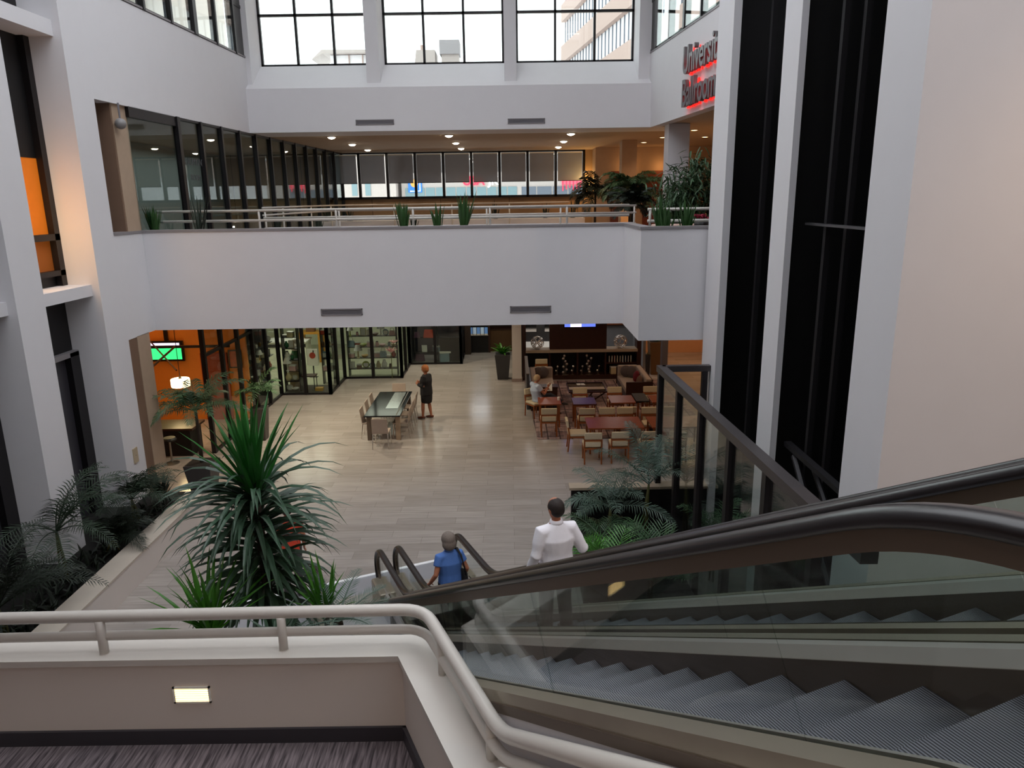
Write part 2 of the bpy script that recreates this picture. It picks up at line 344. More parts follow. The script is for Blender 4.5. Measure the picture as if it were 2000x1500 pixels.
# far upper window wall
piers = ((-8.1, -7.5), (-4.13, -3.74), (-.09, .27), (3.85, 4.45))
for i, (a, c) in enumerate(piers):
    ST('trim_%d' % (4+i), B().box(a, c, 23.2, 24.3, 9.85, 16.2), WALL, 'white pier of the far upper window wall')
for i, (a, c) in enumerate(((-7.5, -4.13), (-3.74, -.09), (.27, 3.85))):
    w = win(['left', 'middle', 'right'][i]+' far upper window bay showing white sky')
    m = B(); st = (c-a)/3
    for x in (a+.03, a+st, a+2*st, c-.03): m.box(x-.035, x+.035, 24.22, 24.32, 10.5, 16.2)
    for z in (10.54, 11.95, 13.6, 15.2): m.box(a, c, 24.22, 24.32, z-.035, z+.035)
    O('frame', m, BLACK, w); O('pane', B().box(a, c, 24.26, 24.275, 10.5, 16.2), GL, w)
# upper side windows
def side_windows(fx, y0, y1, sgn, label):
    w = win(label); m = B(); L = 1.25; y = y1
    ys = []
    k = 0
    while y > y0:
        ys.append(y); y -= L if k else .95; k += 1
    for i, yy in enumerate(ys):
        wd = .09 if i % 3 else .2
        x = fx(yy); m.box(x-.03, x+.14, yy-wd/2, yy+wd/2, 10.6, 16.2)
    a, c = (fx(y0), y0), (fx(y1), y1)
    for z in (10.62, 11.95, 13.6):
        m.prism([(a[0]+.02, a[1]), (c[0]+.02, c[1]), (c[0]+.1, c[1]), (a[0]+.1, a[1])], z-.04, z+.04)
    O('frame', m, BLACK, w)
    O('pane', B().prism([(a[0]+.05, a[1]), (c[0]+.05, c[1]-1), (c[0]+.06, c[1]-1), (a[0]+.06, a[1])], 10.6, 16.2), GL, w)
    O('panel', B().prism([(fx(y1-.95)+.04, y1-.95), (c[0]+.04, c[1]), (c[0]+.08, c[1]), (fx(y1-.95)+.08, y1-.95)], 10.6, 16.2), M('dark_spandrel', '#4b4a4b', .6), w)
side_windows(lambda y: xl(y)-.1, 15.2, 23.5, -1, 'upper left gallery windows above the left fascia')
side_windows(lambda y: xr(y)-.02, 12, 23.55, 1, 'upper right gallery windows above the ballroom letters')
ST('wall_outer_left', B().box(-10.6, -10.5, 14, 30, 8.8, 14.5), WHITE, 'pale wall outside the left gallery', base=False)
ST('wall_outer_right', B().box(7.2, 7.3, 10, 24, 8.8, 14.5), WHITE, 'pale wall outside the right gallery', base=False)
# unseen roof; skylight closed near the viewer to darken the foreground
rf = B().box(-14, -7.6, -8, 24.5, 16.2, 16.5).box(3.7, 14, 7.1, 24.5, 16.2, 16.5).box(11, 14, -8, 7.1, 16.2, 16.5).box(-7.6, 11, -8, -2, 16.2, 16.5).box(-7.6, 3.7, -2, 1.2, 16.2, 16.5).box(-7.6, 3.7, 22.8, 24.5, 16.2, 16.5)
for i in range(8): rf.box(-7.6, 3.7 if i > 2 else 11, 1.0+i*2.9, 1.5+i*2.9, 16.0, 16.5)
rf.box(-7.6, 3.7, 18.6, 22.9, 16.2, 16.5)
ST('ceiling_skylight', rf, WALL, 'atrium roof with skylight', base=False)
ST('wall_upper_back', B().box(-14, 14, -2.9, -2.7, 8.5, 16.2), WALL, 'wall high behind the viewer', base=False)
ST('ceiling_landing', B().box(-14, 14, -8, -2.7, 8.5, 8.7), CEILT, 'ceiling over the upper landing', base=False)
ST('wall_back', B().box(-14, 14, -8.2, -8, 0, 16.2), WALLW, 'wall behind the viewer', base=False)
ST('wall_outer', B().box(-14.2, -14, -8, 36, 0, 8.8).box(14, 14.2, -8, 36, 0, 16.2).box(-14.2, -14, -8, 15, 8, 16.2).box(-14, 14, 35.9, 36.1, 0, 4.95), BROWNP, 'outer walls', base=False)
# --- elevator side
ST('wall_right', B().box(3.75, 14, 7.1, 7.93, 0, 16.2), WALL, 'white return and beige wall right of the elevator shafts')
A_ = (('wall_right_column', 13.25, 14.2, 3.88, 'white column left of the elevator shafts'), ('wall_right_column', 10.2, 10.8, 3.84, 'white column between the elevator shafts'))
for n, y0, y1, x1, lb in A_: ST(n, B().box(3.75, x1, y0, y1, 0, 16.2), WALL, lb)
for nm_, bx in (('back', (6.4, 6.5, 7.9, 14.25, 0, 16.2)), ('left side', (3.88, 6.5, 14.2, 14.3, 0, 16.2)), ('right side', (3.86, 6.4, 7.93, 8.0, 0, 16.2)), ('middle', (3.84, 6.4, 10.45, 10.55, 0, 16.2)), ('top', (3.88, 6.4, 8, 14.2, 16.0, 16.1))):
    ST('wall_shaft', B().box(*bx), BLACKD, 'black %s of the elevator shafts' % nm_)
SH = M('shaft_metal', '#2c2a2d', .5, .5); SH2 = M('shaft_glint', '#6a686c', .35, .7)
t = E('elevator_guide_rails', (4.5, 12, 0), 'dark vertical guide rails in the left elevator shaft', 'elevator rail')
for x, y in ((4.3, 12.9), (4.5, 11.9), (4.9, 11.2)): O('rail', B().box(x-.04, x+.04, y-.05, y+.05, 0, 16), SH, t, world=True)
t = E('elevator_guide_rails', (4.5, 9, 0), 'dark vertical guide rails in the right elevator shaft', 'elevator rail')
for x, y in ((4.1, 9.7), (4.25, 9.45), (4.5, 8.6), (4.6, 8.4), (4.4, 8.25)): O('rail', B().box(x-.035, x+.035, y-.04, y+.04, 0, 16), SH, t, world=True)
pts = [(4.5, 12.4, 16)]+[(4.5, 12.4-.0*i, 16-i) for i in range(1, 10)]+[(4.5, 12.4, 6.2), (4.5, 12.37, 5.6), (4.5, 12.25, 5.2), (4.5, 12.05, 4.98), (4.5, 11.85, 4.95)]
tag(O('elevator_cable', B().tube(pts, .02, 6), SH2), 'thin cable curving at its end in the left elevator shaft', 'cable')
tag(O('elevator_cable', B().tube([(4.8, 9.0, 7.2), (4.85, 9.0, 3.2)], .012, 6), SH2), 'straight thin cable hanging in the right elevator shaft', 'cable')
t = E('elevator_machinery', (4.4, 9, 1.6), 'dark elevator pit machinery with faint metal glints in the right shaft', 'machinery')
O('crossbeam', B().box(3.95, 4.05, 8.1, 10.2, 2.95, 3.02), SH, t, world=True); O('crossbeam', B().box(4.0, 4.1, 8.0, 10.2, 6.1, 6.13), SH2, t, world=True)
O('brace', B().tube([(4.0, 9.9, 2.9), (4.0, 8.4, 1.6)], .05, 6), SH, t, world=True); O('brace', B().tube([(4.1, 9.5, 2.9), (4.1, 8.2, 2.0)], .04, 6), SH, t, world=True)
O('bracket', B().box(4.2, 4.35, 8.3, 8.4, 3.3, 4.4).box(4.2, 4.3, 8.25, 8.55, 3.9, 3.95), SH2, t, world=True)
# --- mezzanine interior
ST('wall_mezzanine_left', B().box(-12.5, -12.4, 15.2, 34, 4.95, 8.5), M('meeting_wall', '#9aa09c', .8), 'pale wall inside the glazed meeting room', base=False)
ST('trim_8', B().box(-8.75, -8.02, 15.85, 16.45, 4.9, 8.5), TAN, 'tan pillar behind the left end of the balcony')
ST('wall_pillar_shade', B().box(-8.76, -8.03, 15.8, 15.85, 5.9, 8.5), BROWNP, 'brown panel painting shade on the front of the pillar behind the balcony')  # thin panel puts the pillar's front shade into brown colour
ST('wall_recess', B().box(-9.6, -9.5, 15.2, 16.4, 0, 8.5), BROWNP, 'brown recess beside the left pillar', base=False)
mull = [18.53+1.222*i for i in range(12)]
w = win('tall glass wall with black mullions along the left of the mezzanine'); m = B()
for i, y in enumerate(mull+[33.15]):
    hw = .1 if i in (0,) else .065
    m.box(xl(y)-.1, xl(y)+.03, y-hw/1.3, y+hw/1.3, 4.95, 8.5)
m.prism([(xl(16.4)-.1, 16.4), (xl(18.5)-.1, 18.5), (xl(18.5), 18.5), (xl(16.4), 16.4)], 8.28, 8.5)
m.prism([(xl(18.5)-.1, 18.5), (xl(33.2)-.1, 33.2), (xl(33.2), 33.2), (xl(18.5), 18.5)], 8.44, 8.5)
O('frame', m, BLACK, w)
O('pane', B().prism([(xl(16.4)-.05, 16.4), (xl(33.2)-.05, 33.2), (xl(33.2)-.06, 33.2), (xl(16.4)-.06, 16.4)], 4.95, 8.44), GLF, w)
def plate_text(n, txt, size, x, y, z, label):
    mt = Matrix(((0, 0, 1, 0), (1, 0, 0, 0), (0, 1, 0, 0), (0, 0, 0, 1)))
    o = text_obj(n, txt, size, .004, M(n+'_ink', '#4c4f52', .6), (x, y, z), mt, None, 'CENTER'); return tag(o, label, 'lettering')
plate_text('room_lettering', 'BEAUMONT', .24, -7.84, 19.18, 7.42, 'dark lettering on the glass meeting room wall')
plate_text('room_lettering', 'ROOM', .2, -7.84, 19.2, 7.06, 'smaller dark word on the glass meeting room wall').name = 'room_lettering'
ww = win('row of nine far mezzanine windows with half drawn grey shades'); m = B()
for i in range(10):
    x = -7.68+1.213*i; m.box(x-.055, x+.055, 33.1, 33.26, 6.58, 8.5)
m.box(-7.7, 3.25, 33.1, 33.26, 6.56, 6.66).box(-7.7, 3.25, 33.1, 33.26, 8.44, 8.5)
O('frame', m, BLACK, ww)
O('pane', B().box(-7.7, 3.25, 33.2, 33.21, 6.6, 8.5), GL, ww)
SHADE = M('shade_fabric', '#9aa0ab', .9, var=.08, scale=2)
nt = SHADE.node_tree; tp = nt.nodes.new('ShaderNodeBsdfTransparent'); tp.inputs[0].default_value = (.8, .8, .85, 1); mxs = nt.nodes.new('ShaderNodeMixShader'); mxs.inputs[0].default_value = .16
nt.links.new(nt.nodes['Principled BSDF'].outputs[0], mxs.inputs[1]); nt.links.new(tp.outputs[0], mxs.inputs[2]); nt.links.new(mxs.outputs[0], nt.nodes['Material Output'].inputs[0])
ordn = ['first', 'second', 'third', 'fourth', 'fifth', 'sixth', 'seventh', 'eighth', 'ninth']
for i in range(9):
    x = -7.68+1.213*i
    t = E('window_shade', (x+.607, 33.08, 8.44), 'dark grey roller shade half drawn over the %s far mezzanine window from the left' % ordn[i], 'shade', group='roller shades')
    O('fabric', B().box(x+.085, x+1.128, 33.03, 33.035, 7.24, 8.38), SHADE, t, world=True)
    O('hem_bar', B().box(x+.085, x+1.128, 33.02, 33.045, 7.215, 7.245), DARKP, t, world=True)
    O('roller', B().tube([(x+.085, 33.05, 8.4), (x+1.128, 33.05, 8.4)], .03, 8), WHITE, t, world=True)
ST('wall_far', B().box(-8, 3.6, 33.25, 33.45, 4.95, 6.58).box(3.26, 3.6, 33.1, 33.45, 4.95, 8.5).box(-14, -7.7, 33.25, 33.45, 4.95, 8.5), WSLAT, 'wood slat wall under the far mezzanine windows', base=False)
ST('wall_mezzanine_right', B().box(3.6, 12, 31.9, 32.1, 4.95, 8.5).box(3.6, 3.7, 32.1, 33.4, 4.95, 8.5).box(11.9, 12, 12, 32, 4.95, 8.5), TAN, 'tan walls at the right of the mezzanine', base=False)
ST('wall_column', B().box(4.12, 4.66, 28, 28.6, 4.95, 8.5), TAN, 'tan column far back on the mezzanine')
ST('wall_column', B().box(4.55, 5.15, 22.0, 22.6, 4.95, 8.5), WALL, 'white column behind the bamboo on the mezzanine')
for i, (x0, x1) in enumerate(((4.25, 5.05), (5.6, 6.5))):
    d = win('x'); d.name = 'door_%d' % (i+1); d['label'] = 'red brown door at the back right of the mezzanine'; d['category'] = 'door'
    O('panel', B().box(x0, x1, 31.84, 31.9, 4.95, 7.55), M('door_brown', '#6e3324', .5), d)
    O('handle', B().tube([(x0+.08, 31.8, 5.9), (x0+.08, 31.8, 6.2)], .015, 6), STEEL, d)
# wall sconce and uplights
t = E('wall_sconce', (3.48, 33.0, 6.9), 'glowing wall sconce between the last far window and the tan corner', 'lamp')
O('shade', B().lathe([(.05, 0), (.12, .05), (.14, .16), (.1, .22)], n=12), LAMPW, t, smooth=True); O('bracket', B().box(-.02, .02, 0, .1, .05, .1), STEEL, t)
l = bpy.data.lights.new('sconce_light', 'POINT'); l.energy = 40; l.color = (1, .6, .2); l.shadow_soft_size = .1
o = bpy.data.objects.new('sconce_light', l); o.location = (3.45, 32.7, 7.1); COL.objects.link(o)
for x, y, z, p in ((4.9, 31.5, 7.7, 7), (6.3, 31.5, 7.7, 7), (4.2, 27, 5.6, 22), (7, 24, 5.6, 45)):
    l = bpy.data.lights.new('warm_light', 'POINT'); l.energy = p; l.color = (1, .5, .18); l.shadow_soft_size = .15
    o = bpy.data.objects.new('warm_light', l); o.location = (x, y, z); COL.objects.link(o)
# downlight fixtures
dl = None; rown = {24.8: 'front row', 28: 'middle row', 31: 'back row'}; cln = {-5.65: 'left', -1.9: 'centre', 2.0: 'right'}
for x in (-5.65, -1.9, 2.0):
    for y in (24.8, 28, 31):
        lb = 'bright round downlight in the tan mezzanine ceiling, %s column, %s' % (cln[x], rown[y])
        if dl is None:
            dl = E('ceiling_downlight', (x, y, 8.5), lb, 'downlight', group='recessed downlights in the mezzanine ceiling')
            O('trim_ring', B().lathe([(.15, 0), (.15, -.02), (.11, -.02), (.11, -.005)], n=16), WHITE, dl); O('lens', B().lathe([(.12, -.004), (.11, -.03), (.07, -.055), (.001, -.07)], n=16), LAMP, dl)
        else: dup(dl, (x, y, 8.5), label=lb)
for (x, y), lb in zip(((5.11, 29.2), (5.36, 26.9), (5.8, 24.2), (6.85, 27)), ('farthest back', 'beside the white column', 'nearest the viewer', 'farthest right')):
    t = E('ceiling_downlight', (x, y, 8.5), 'small warm recessed downlight above the plants at right, '+lb, 'downlight', group='small warm downlights at right')
    O('trim_ring', B().lathe([(.14, 0), (.14, -.015), (.1, -.015), (.1, -.004)], n=12), WHITE, t); O('lens', B().lathe([(.1, -.004), (.001, -.02)], n=12), LAMPW, t)
# --- ballroom letters
dirv = Vector((xr(16)-xr(20), -4, 0)).normalized()   # reading direction, far to near
nrm = Vector((0, 0, 1)).cross(dirv)*1
if nrm.x > 0: nrm = -nrm
mt = Matrix((dirv, Vector((0, 0, 1)), nrm)).transposed().to_4x4() @ Matrix.Diagonal((.71, 1, 1, 1))
LET = M('letter_grey', '#6f6a6c', .4, .4); NEON = M('neon_red', '#ff2418', .5, emit=1.5, ecol='#ff2018')
t = E('ballroom_sign', (xr(19.6), 19.6, 8.7), 'grey raised letters with red glow reading University Ballroom', 'sign')
for k, (word, z) in enumerate((('University', 9.42), ('Ballroom', 8.66))):
    base = Vector((xr(19.6), 19.6, z))+nrm*.14
    o = text_obj('lettering', word, .9, .05, LET, base-Vector(t.location), mt, t, bold=.012); o['label'] = 'grey raised word '+word
    o = text_obj('neon_backing', word, .9, .01, NEON, base-nrm*.1-Vector((0, 0, .035))-Vector(t.location), mt, t); o['label'] = 'red glow behind the word '+word
for z in (9.2, 8.45):
    for y in (19.6, 18.6, 17.6):
        l = bpy.data.lights.new('sign_glow', 'POINT'); l.energy = .35; l.color = (1, .08, .08); l.shadow_soft_size = .05
        o = bpy.data.objects.new('sign_glow', l); o.location = Vector((xr(y), y, z))+nrm*.1; COL.objects.link(o)
# --- exterior seen through the windows
FAC = M('facade_pale', '#b5aba6', .8); FACW = M('facade_white', '#e6e4e6', .8); FACP = M('facade_pink', '#b0998f', .8); PANE = M('facade_glass', '#7e959b', .25); PANE2 = M('facade_glass_dark', '#6c7480', .3)
t = E('street_building', (-2, 61, 0), 'pale low building across the street with a row of shop windows', 'building')
O('facade', B().box(-8.6, 8, 61, 66, 0, 8.6), FAC, t, world=True)
for i in range(13):
    x = -8.3+.82*i
    if abs(x+2.2) < .3: continue
    O('window', B().box(x, x+.72, 60.95, 61.02, 6.2, 7.45), PANE, t, world=True) if x < .2 else 0
for i in range(4): O('window', B().box(1+1.25*i, 2.15+1.25*i, 60.95, 61.02, 6.2, 7.42), PANE2, t, world=True)
O('upper_storey', B().box(-8.6, 8, 62.5, 66, 8.6, 15), M('facade_grey', '#8a8584', .8), t, world=True)
t = E('street_building', (-11, 58, 0), 'beige building across the street with two narrow windows', 'building')
O('facade', B().box(-16.5, -8.9, 60, 66, 0, 14), M('facade_beige', '#bfb3ad', .8), t, world=True)
for x in (-12.35, -11.3): O('window', B().box(x, x+.42, 59.95, 60.02, 6.9, 7.9), PANE, t, world=True)
t = E('street_building', (-22, 58, 0), 'white building across the street seen in the leftmost far window', 'building')
O('facade', B().box(-30, -16.6, 60, 66, 0, 12), FACW, t, world=True); O('cornice', B().box(-30, -16.6, 59.8, 60, 7.2, 7.4), FAC, t, world=True)
mtf = Matrix(((1, 0, 0, 0), (0, 0, -1, 0), (0, 1, 0, 0), (0, 0, 0, 1)))
PINK = M('sign_pink_red', '#ff3a55', .5, emit=.9, ecol='#ff3050'); SW = M('sign_white', '#ffffff', .5, emit=.8)
tag(text_obj('street_sign', 'USA', .95, .05, PINK, (-3.7, 60.95, 7.62), mtf, bold=.02), 'pink red lettering on the building across the street', 'sign')
tag(text_obj('street_sign', 'JK', .9, .05, SW, (-1.65, 60.95, 7.62), mtf, bold=.02), 'white lettering on the building across the street, right of the pink word', 'sign')
t = E('blue_sign', (-7.3, 60.95, 7.6), 'blue sign with an orange emblem across the street', 'sign')
O('panel', B().box(-.75, .35, -.05, .05, -.5, .45), M('sign_blue', '#2a74c8', .5, emit=.35), t); O('emblem', B().tube([(-.25, -.1, .2), (-.25, -.05, .2)], .3, 14), M('sign_orange', '#f0a050', .5, emit=.5), t)
O('outline', B().tube([(-.6, -.08, -.4), (.2, -.08, -.4), (.2, -.08, .35), (-.5, -.08, .35)], .05, 6), SW, t)
t = E('pink_sign', (4.5, 60.95, 7.4), 'pink red banner of letters across the street seen in the last far window', 'sign')
O('panel', B().box(-.3, 1.4, -.05, .05, .15, .75), M('banner_pink', '#e86a7c', .6, emit=.3), t)
for i in range(6): O('stroke', B().box(-.25+.28*i, -.17+.28*i, -.09, -.05, -.35+.12*(i % 3), .7), PINK, t)
# rooftop buildings in the upper windows
t = E('rooftop_pavilion', (-14.3, 70, 17), 'pale flat roof rooftop hut seen through the left far upper window', 'building')
O('wall', B().box(-15.6, -12.2, 70.2, 73, 0, 19.0), FACW, t, world=True); O('roof', B().extr([(-17.1, 69.5, 18.55), (-16.2, 69.5, 19.35), (-12.0, 69.5, 19.3), (-12.0, 69.5, 19.05), (-16.1, 69.5, 19.05)], (0, 4, 0)), FAC, t, world=True)
for i in range(3): O('rib', B().box(-15.2+1.2*i, -15.12+1.2*i, 70.1, 70.2, 15, 19.0), FACP, t, world=True)
t = E('rooftop_unit', (-7.3, 70, 17), 'grey rooftop plant room at the middle far upper window', 'building')
O('block', B().extr([(-8.7, 70, 0), (-8.6, 70, 15), (-8.0, 70, 19.3), (-6.35, 70, 19.3), (-6.35, 70, 0)], (0, 3, 0)), FAC, t, world=True); O('vent_cap', B().box(-7.6, -7.3, 70, 70.4, 19.3, 19.7), FACP, t, world=True)
t = E('rooftop_tank', (-5.1, 70, 17), 'darker square rooftop tank at the middle far upper window', 'building')
O('tank', B().box(-5.95, -4.2, 70, 72, 18.95, 20.1), M('tank_grey', '#9b9799', .8), t, world=True); O('stand', B().box(-5.8, -4.3, 70.2, 72, 0, 18.95), FAC, t, world=True)
t = E('hotel_tower', (8, 60, 0), 'tall tower wing with pink brown bands and strip windows at the right far upper window', 'building')
def tower():
    p = lambda s: (5.3+.148*s, 76-s)
    a, c = p(0), p(42); O('core', B().prism([(a[0]+.3, a[1]), (c[0]+.3, c[1]), (c[0]+10, c[1]), (a[0]+10, a[1]+.1)], 0, 60), FACW, t, world=True)
    for k in range(14):
        z = 8.2+3.6*k
        O('band', B().prism([(a[0]-.15, a[1]), (c[0]-.15, c[1]), (c[0]+.4, c[1]), (a[0]+.4, a[1])], z, z+1.5), FACP, t, world=True)
        m = B()
        for s in range(0, 42, 1):
            x, y = p(s); m.box(x+.22, x+.34, y-.04, y+.04, z+1.5, z+3.6)
        O('strip_window', m, PANE2, t, world=True)
tower()
# ================================================================== ESCALATORS
EO = Vector((-3.228, 10.77, 0)); EA = R(23.9)
U = Vector((math.sin(EA), -math.cos(EA), 0)); V = Vector((math.cos(EA), math.sin(EA), 0))
def ew(v, s, z=0): return EO+V*v+U*s+Vector((0, 0, z))
S1, HR, ZT, RC, T30 = 1.681, .95, 4.95, 1.25, math.tan(R(30)); S2 = S1+ZT/T30; SEND = S2+2.4
LC = RC*math.tan(R(15))
def railz(s):
    if s < S1-LC: return HR
    if s < S1+LC*math.cos(R(30)): x = s-(S1-LC); return HR+RC-math.sqrt(max(RC*RC-x*x, 0))
    if s < S2-LC*math.cos(R(30)): return HR+(s-S1)*T30
    if s < S2+LC: x = (S2+LC)-s; return HR+ZT-(RC-math.sqrt(max(RC*RC-x*x, 0)))
    return HR+ZT
def railpath(ends=True):
    P = []
    ss = [.25+.2*i for i in range(200)]
    ss = [s for s in ss if s < S1-.4]+[S1-.36+.06*i for i in range(13)]+[S1+.45+i*.5 for i in range(16)]+[S2-.4+.06*i for i in range(14)]+[S2+.6+.3*i for i in range(6)]
    P = [(s, railz(s)) for s in ss]
    if ends:
        r = .36
        a = [(.25-r*math.sin(t), HR-r+r*math.cos(t)) for t in [math.pi*(1-i/12) for i in range(12)]]
        e = P[-1][0]
        c = [(e+r*math.sin(t), HR+ZT-r+r*math.cos(t)) for t in [math.pi*(i+1)/12 for i in range(12)]]
        P = a+P+c
    return P
def offs(P, n):
    out = []
    for i, (s, z) in enumerate(P):
        a, b = P[max(i-1, 0)], P[min(i+1, len(P)-1)]; d = Vector((b[0]-a[0], b[1]-a[1])).normalized()
        out.append((s-d.y*n, z+d.x*n))
    return out
def sweep(b, P, prof):   # local frame: x = v, y = -s ; prof list of (dv, dn)
    prev = None
    for i, (s, z) in enumerate(P):
        a, c = P[max(i-1, 0)], P[min(i+1, len(P)-1)]; d = Vector((c[0]-a[0], c[1]-a[1])).normalized()
        cur = [b.b.verts.new((dv, -(s-d.y*dn), z+d.x*dn)) for dv, dn in prof]
        if prev:
            n = len(prof)
            for j in range(n): b.b.faces.new((prev[j], prev[(j+1) % n], cur[(j+1) % n], cur[j]))
        else: b.b.faces.new(cur[::-1])
        prev = cur
    b.b.faces.new(prev); return b
def rect(x0, x1, n0, n1): return [(x0, n0), (x1, n0), (x1, n1), (x0, n1)]
TREAD = M('tread_aluminium', '#8d8c92', .4, .75)
nt = TREAD.node_tree; N = nt.nodes; L = nt.links; b_ = N['Principled BSDF']
tc = N.new('ShaderNodeTexCoord'); sx = N.new('ShaderNodeSeparateXYZ'); L.new(tc.outputs['Object'], sx.inputs[0])
mm = N.new('ShaderNodeMath'); mm.operation = 'MULTIPLY'; mm.inputs[1].default_value = 1/.0125*math.pi*2; L.new(sx.outputs['X'], mm.inputs[0])
sn = N.new('ShaderNodeMath'); sn.operation = 'SINE'; L.new(mm.outputs[0], sn.inputs[0])
mr = N.new('ShaderNodeMapRange'); mr.inputs[1].default_value = -.4; mr.inputs[2].default_value = .4; L.new(sn.outputs[0], mr.inputs[0])
mc = N.new('ShaderNodeMix'); mc.data_type = 'RGBA'; mc.inputs[6].default_value = lin('#3b3b40')+(1,); mc.inputs[7].default_value = lin('#8f8f98')+(1,)
L.new(mr.outputs[0], mc.inputs[0]); L.new(mc.outputs[2], b_.inputs['Base Color'])
SKIRT = M('skirt_bronze', '#5d5146', .4, .5)
WID = 1.05; CLAD = M('cladding_grey', '#cfcbcf', .6)
P_all = railpath(); P_mid = railpath(False); P_low = [(-.05, HR)]+P_mid[:]
def escalator(off, label, leftclad):
    t = E('escalator', ew(off, 0), label, 'escalator', EA, 'pair of escalators')
    for x in (0, WID):
        side = 'left' if x == 0 else 'right'
        hp = [(-.042, -.005), (-.05, .01), (-.042, .03), (-.02, .042), (.02, .042), (.042, .03), (.05, .01), (.042, -.005)]
        O('handrail', sweep(B(), P_all, [(x+a, c-.02) for a, c in hp]), RUB, t, smooth=True)
        O('rail_guide', sweep(B(), offs(P_all, -.026), rect(x-.022, x+.022, -.055, 0)), BRONZE, t)
        # glass panels
        mid = offs(P_mid, 0); k = 0; step = 3
        idx = [0, 5]; 
        cuts = [0]; acc = 0
        for i in range(1, len(P_mid)):
            acc += math.hypot(P_mid[i][0]-P_mid[i-1][0], P_mid[i][1]-P_mid[i-1][1])
            if acc > 1.55 or i == len(P_mid)-1: cuts.append(i); acc = 0
        for a, c in zip(cuts, cuts[1:]):
            seg = P_mid[a:c+1]; b = B(); prev = None
            for i, (s, z) in enumerate(seg):
                gi = a+i; p0, p1 = P_mid[max(gi-1, 0)], P_mid[min(gi+1, len(P_mid)-1)]; d = Vector((p1[0]-p0[0], p1[1]-p0[1])).normalized()
                e = .006 if i == 0 else (-.006 if i == len(seg)-1 else 0); s2, z2 = s+d.x*e, z+d.y*e
                cur = [b.b.verts.new((x+dv, -(s2-d.y*dn), z2+d.x*dn)) for dv, dn in rect(-.006, .006, -.57, -.075)]
                if prev:
                    for j in range(4): b.b.faces.new((prev[j], prev[(j+1) % 4], cur[(j+1) % 4], cur[j]))
                else: b.b.faces.new(cur[::-1])
                prev = cur
            b.b.faces.new(prev); O('glass_panel', b, GLE, t)
        # newel end glass
        for e, sg in ((.25, -1), (P_mid[-1][0], 1)):
            zz = HR if sg < 0 else HR+ZT; r = .29; b = B()
            pts = [(x-.006, -e, zz-.36-.3)]+[(x-.006, -(e+sg*r*math.sin(a)), zz-.36+r*math.cos(a)) for a in [math.pi*i/10 for i in range(11)]][::-1]
            pts = [(x-.006, -(e+sg*r*math.sin(a)), zz-.36+r*math.cos(a)) for a in [math.pi*i/10 for i in range(11)]]
            b.extr(pts, (.012, 0, 0)); O('glass_panel', b, GLE, t)
        ins = 1 if x == 0 else -1
        O('outer_deck', sweep(B(), P_mid, [(x-ins*a, c) for a, c in rect(.012, .112, -.64, -.555)]), DECK, t)
        O('inner_deck', sweep(B(), P_mid, [(x+ins*a, c) for a, c in ((.012, -.64), (.012, -.555), (.05, -.565), (.085, -.62), (.085, -.64))]), DECKW, t)
        O('skirt', sweep(B(), P_mid, [(x+ins*a, c) for a, c in rect(.08, .095, -1.0, -.62)]), SKIRT, t)
        e = .22
        O('newel_base', B().box(x-.14, x+.1, -.6, .02, 0, .39), DECK, t, bevel=.03)
    n = int(round((S2-S1)/.34))
    for k in range(-2, n+1):
        s0 = S1-.14+(k-.35)*.34; z = max(0, min(ZT, (k)*.34*T30)) if k > 0 else 0.0
        rise = .34*T30
        x0, x1 = .1, WID-.1
        b = B().box(x0, x1, -(s0+.34), -s0, z-.03, z)
        if k > 0:
            pts = [(x0, -s0, z-.03), (x0, -(s0+.015), z-.12), (x0, -(s0+.02), z-rise-.02), (x0, -(s0+.06), z-rise-.02), (x0, -(s0+.06), z-.03)]
            b.extr(pts, (x1-x0, 0, 0))
        O('step', b, TREAD, t)
    O('comb_plate', B().box(.09, WID-.09, -.9, .25, -.01, .012), DECKW, t)
    O('comb_plate', B().box(.09, WID-.09, -SEND, -(S2+.3), ZT-.03, ZT), DECKW, t)
    # outer cladding
    for sd in leftclad:
        x0, x1 = (-.118, -.1) if sd < 0 else (WID+.1, WID+.118)
        b = B(); prev = None
        for s, z in offs(P_mid, -.64):
            if s > SEND: break
            low = max(z-1.15, .0) if s < 100 else 0
            cur = [b.b.verts.new(p) for p in ((x0, -s, low), (x1, -s, low), (x1, -s, z), (x0, -s, z))]
            if prev:
                for j in range(4): b.b.faces.new((prev[j], prev[(j+1) % 4], cur[(j+1) % 4], cur[j]))
            else: b.b.faces.new(cur[::-1])
            prev = cur
        b.b.faces.new(prev); O('cladding', b, CLAD, t)
        O('cladding_edge', sweep(B(), P_mid, [(a, c) for a, c in rect(x0-.004, x0+.02, -.67, -.62)]), BRONZE, t)
    return t
escalator(0, 'nearer escalator with empty grooved steps, left of the one carrying people', (-1, 1))
escalator(1.365, 'farther escalator carrying the man in white and woman in blue', (-1, 1))
pl = B(); c4 = [ew(-1.6, -.8), ew(2.62, -.8), ew(2.62, .9), ew(-1.6, .9)]
ST('floor_plate', pl.prism([(c.x, c.y) for c in c4], -.02, .006), M('floor_steel', '#a9abb2', .3, .35), 'pale metal floor plate at the foot of the escalators')
c4 = [ew(-1.6, -.85), ew(2.62, -.88), ew(2.62, -.8), ew(-1.6, -.8)]
ST('trim_9', B().prism([(c.x, c.y) for c in c4], -.02, .02), M('strip_white', '#fbfcff', .6), 'bright strip edging the escalator floor plate')
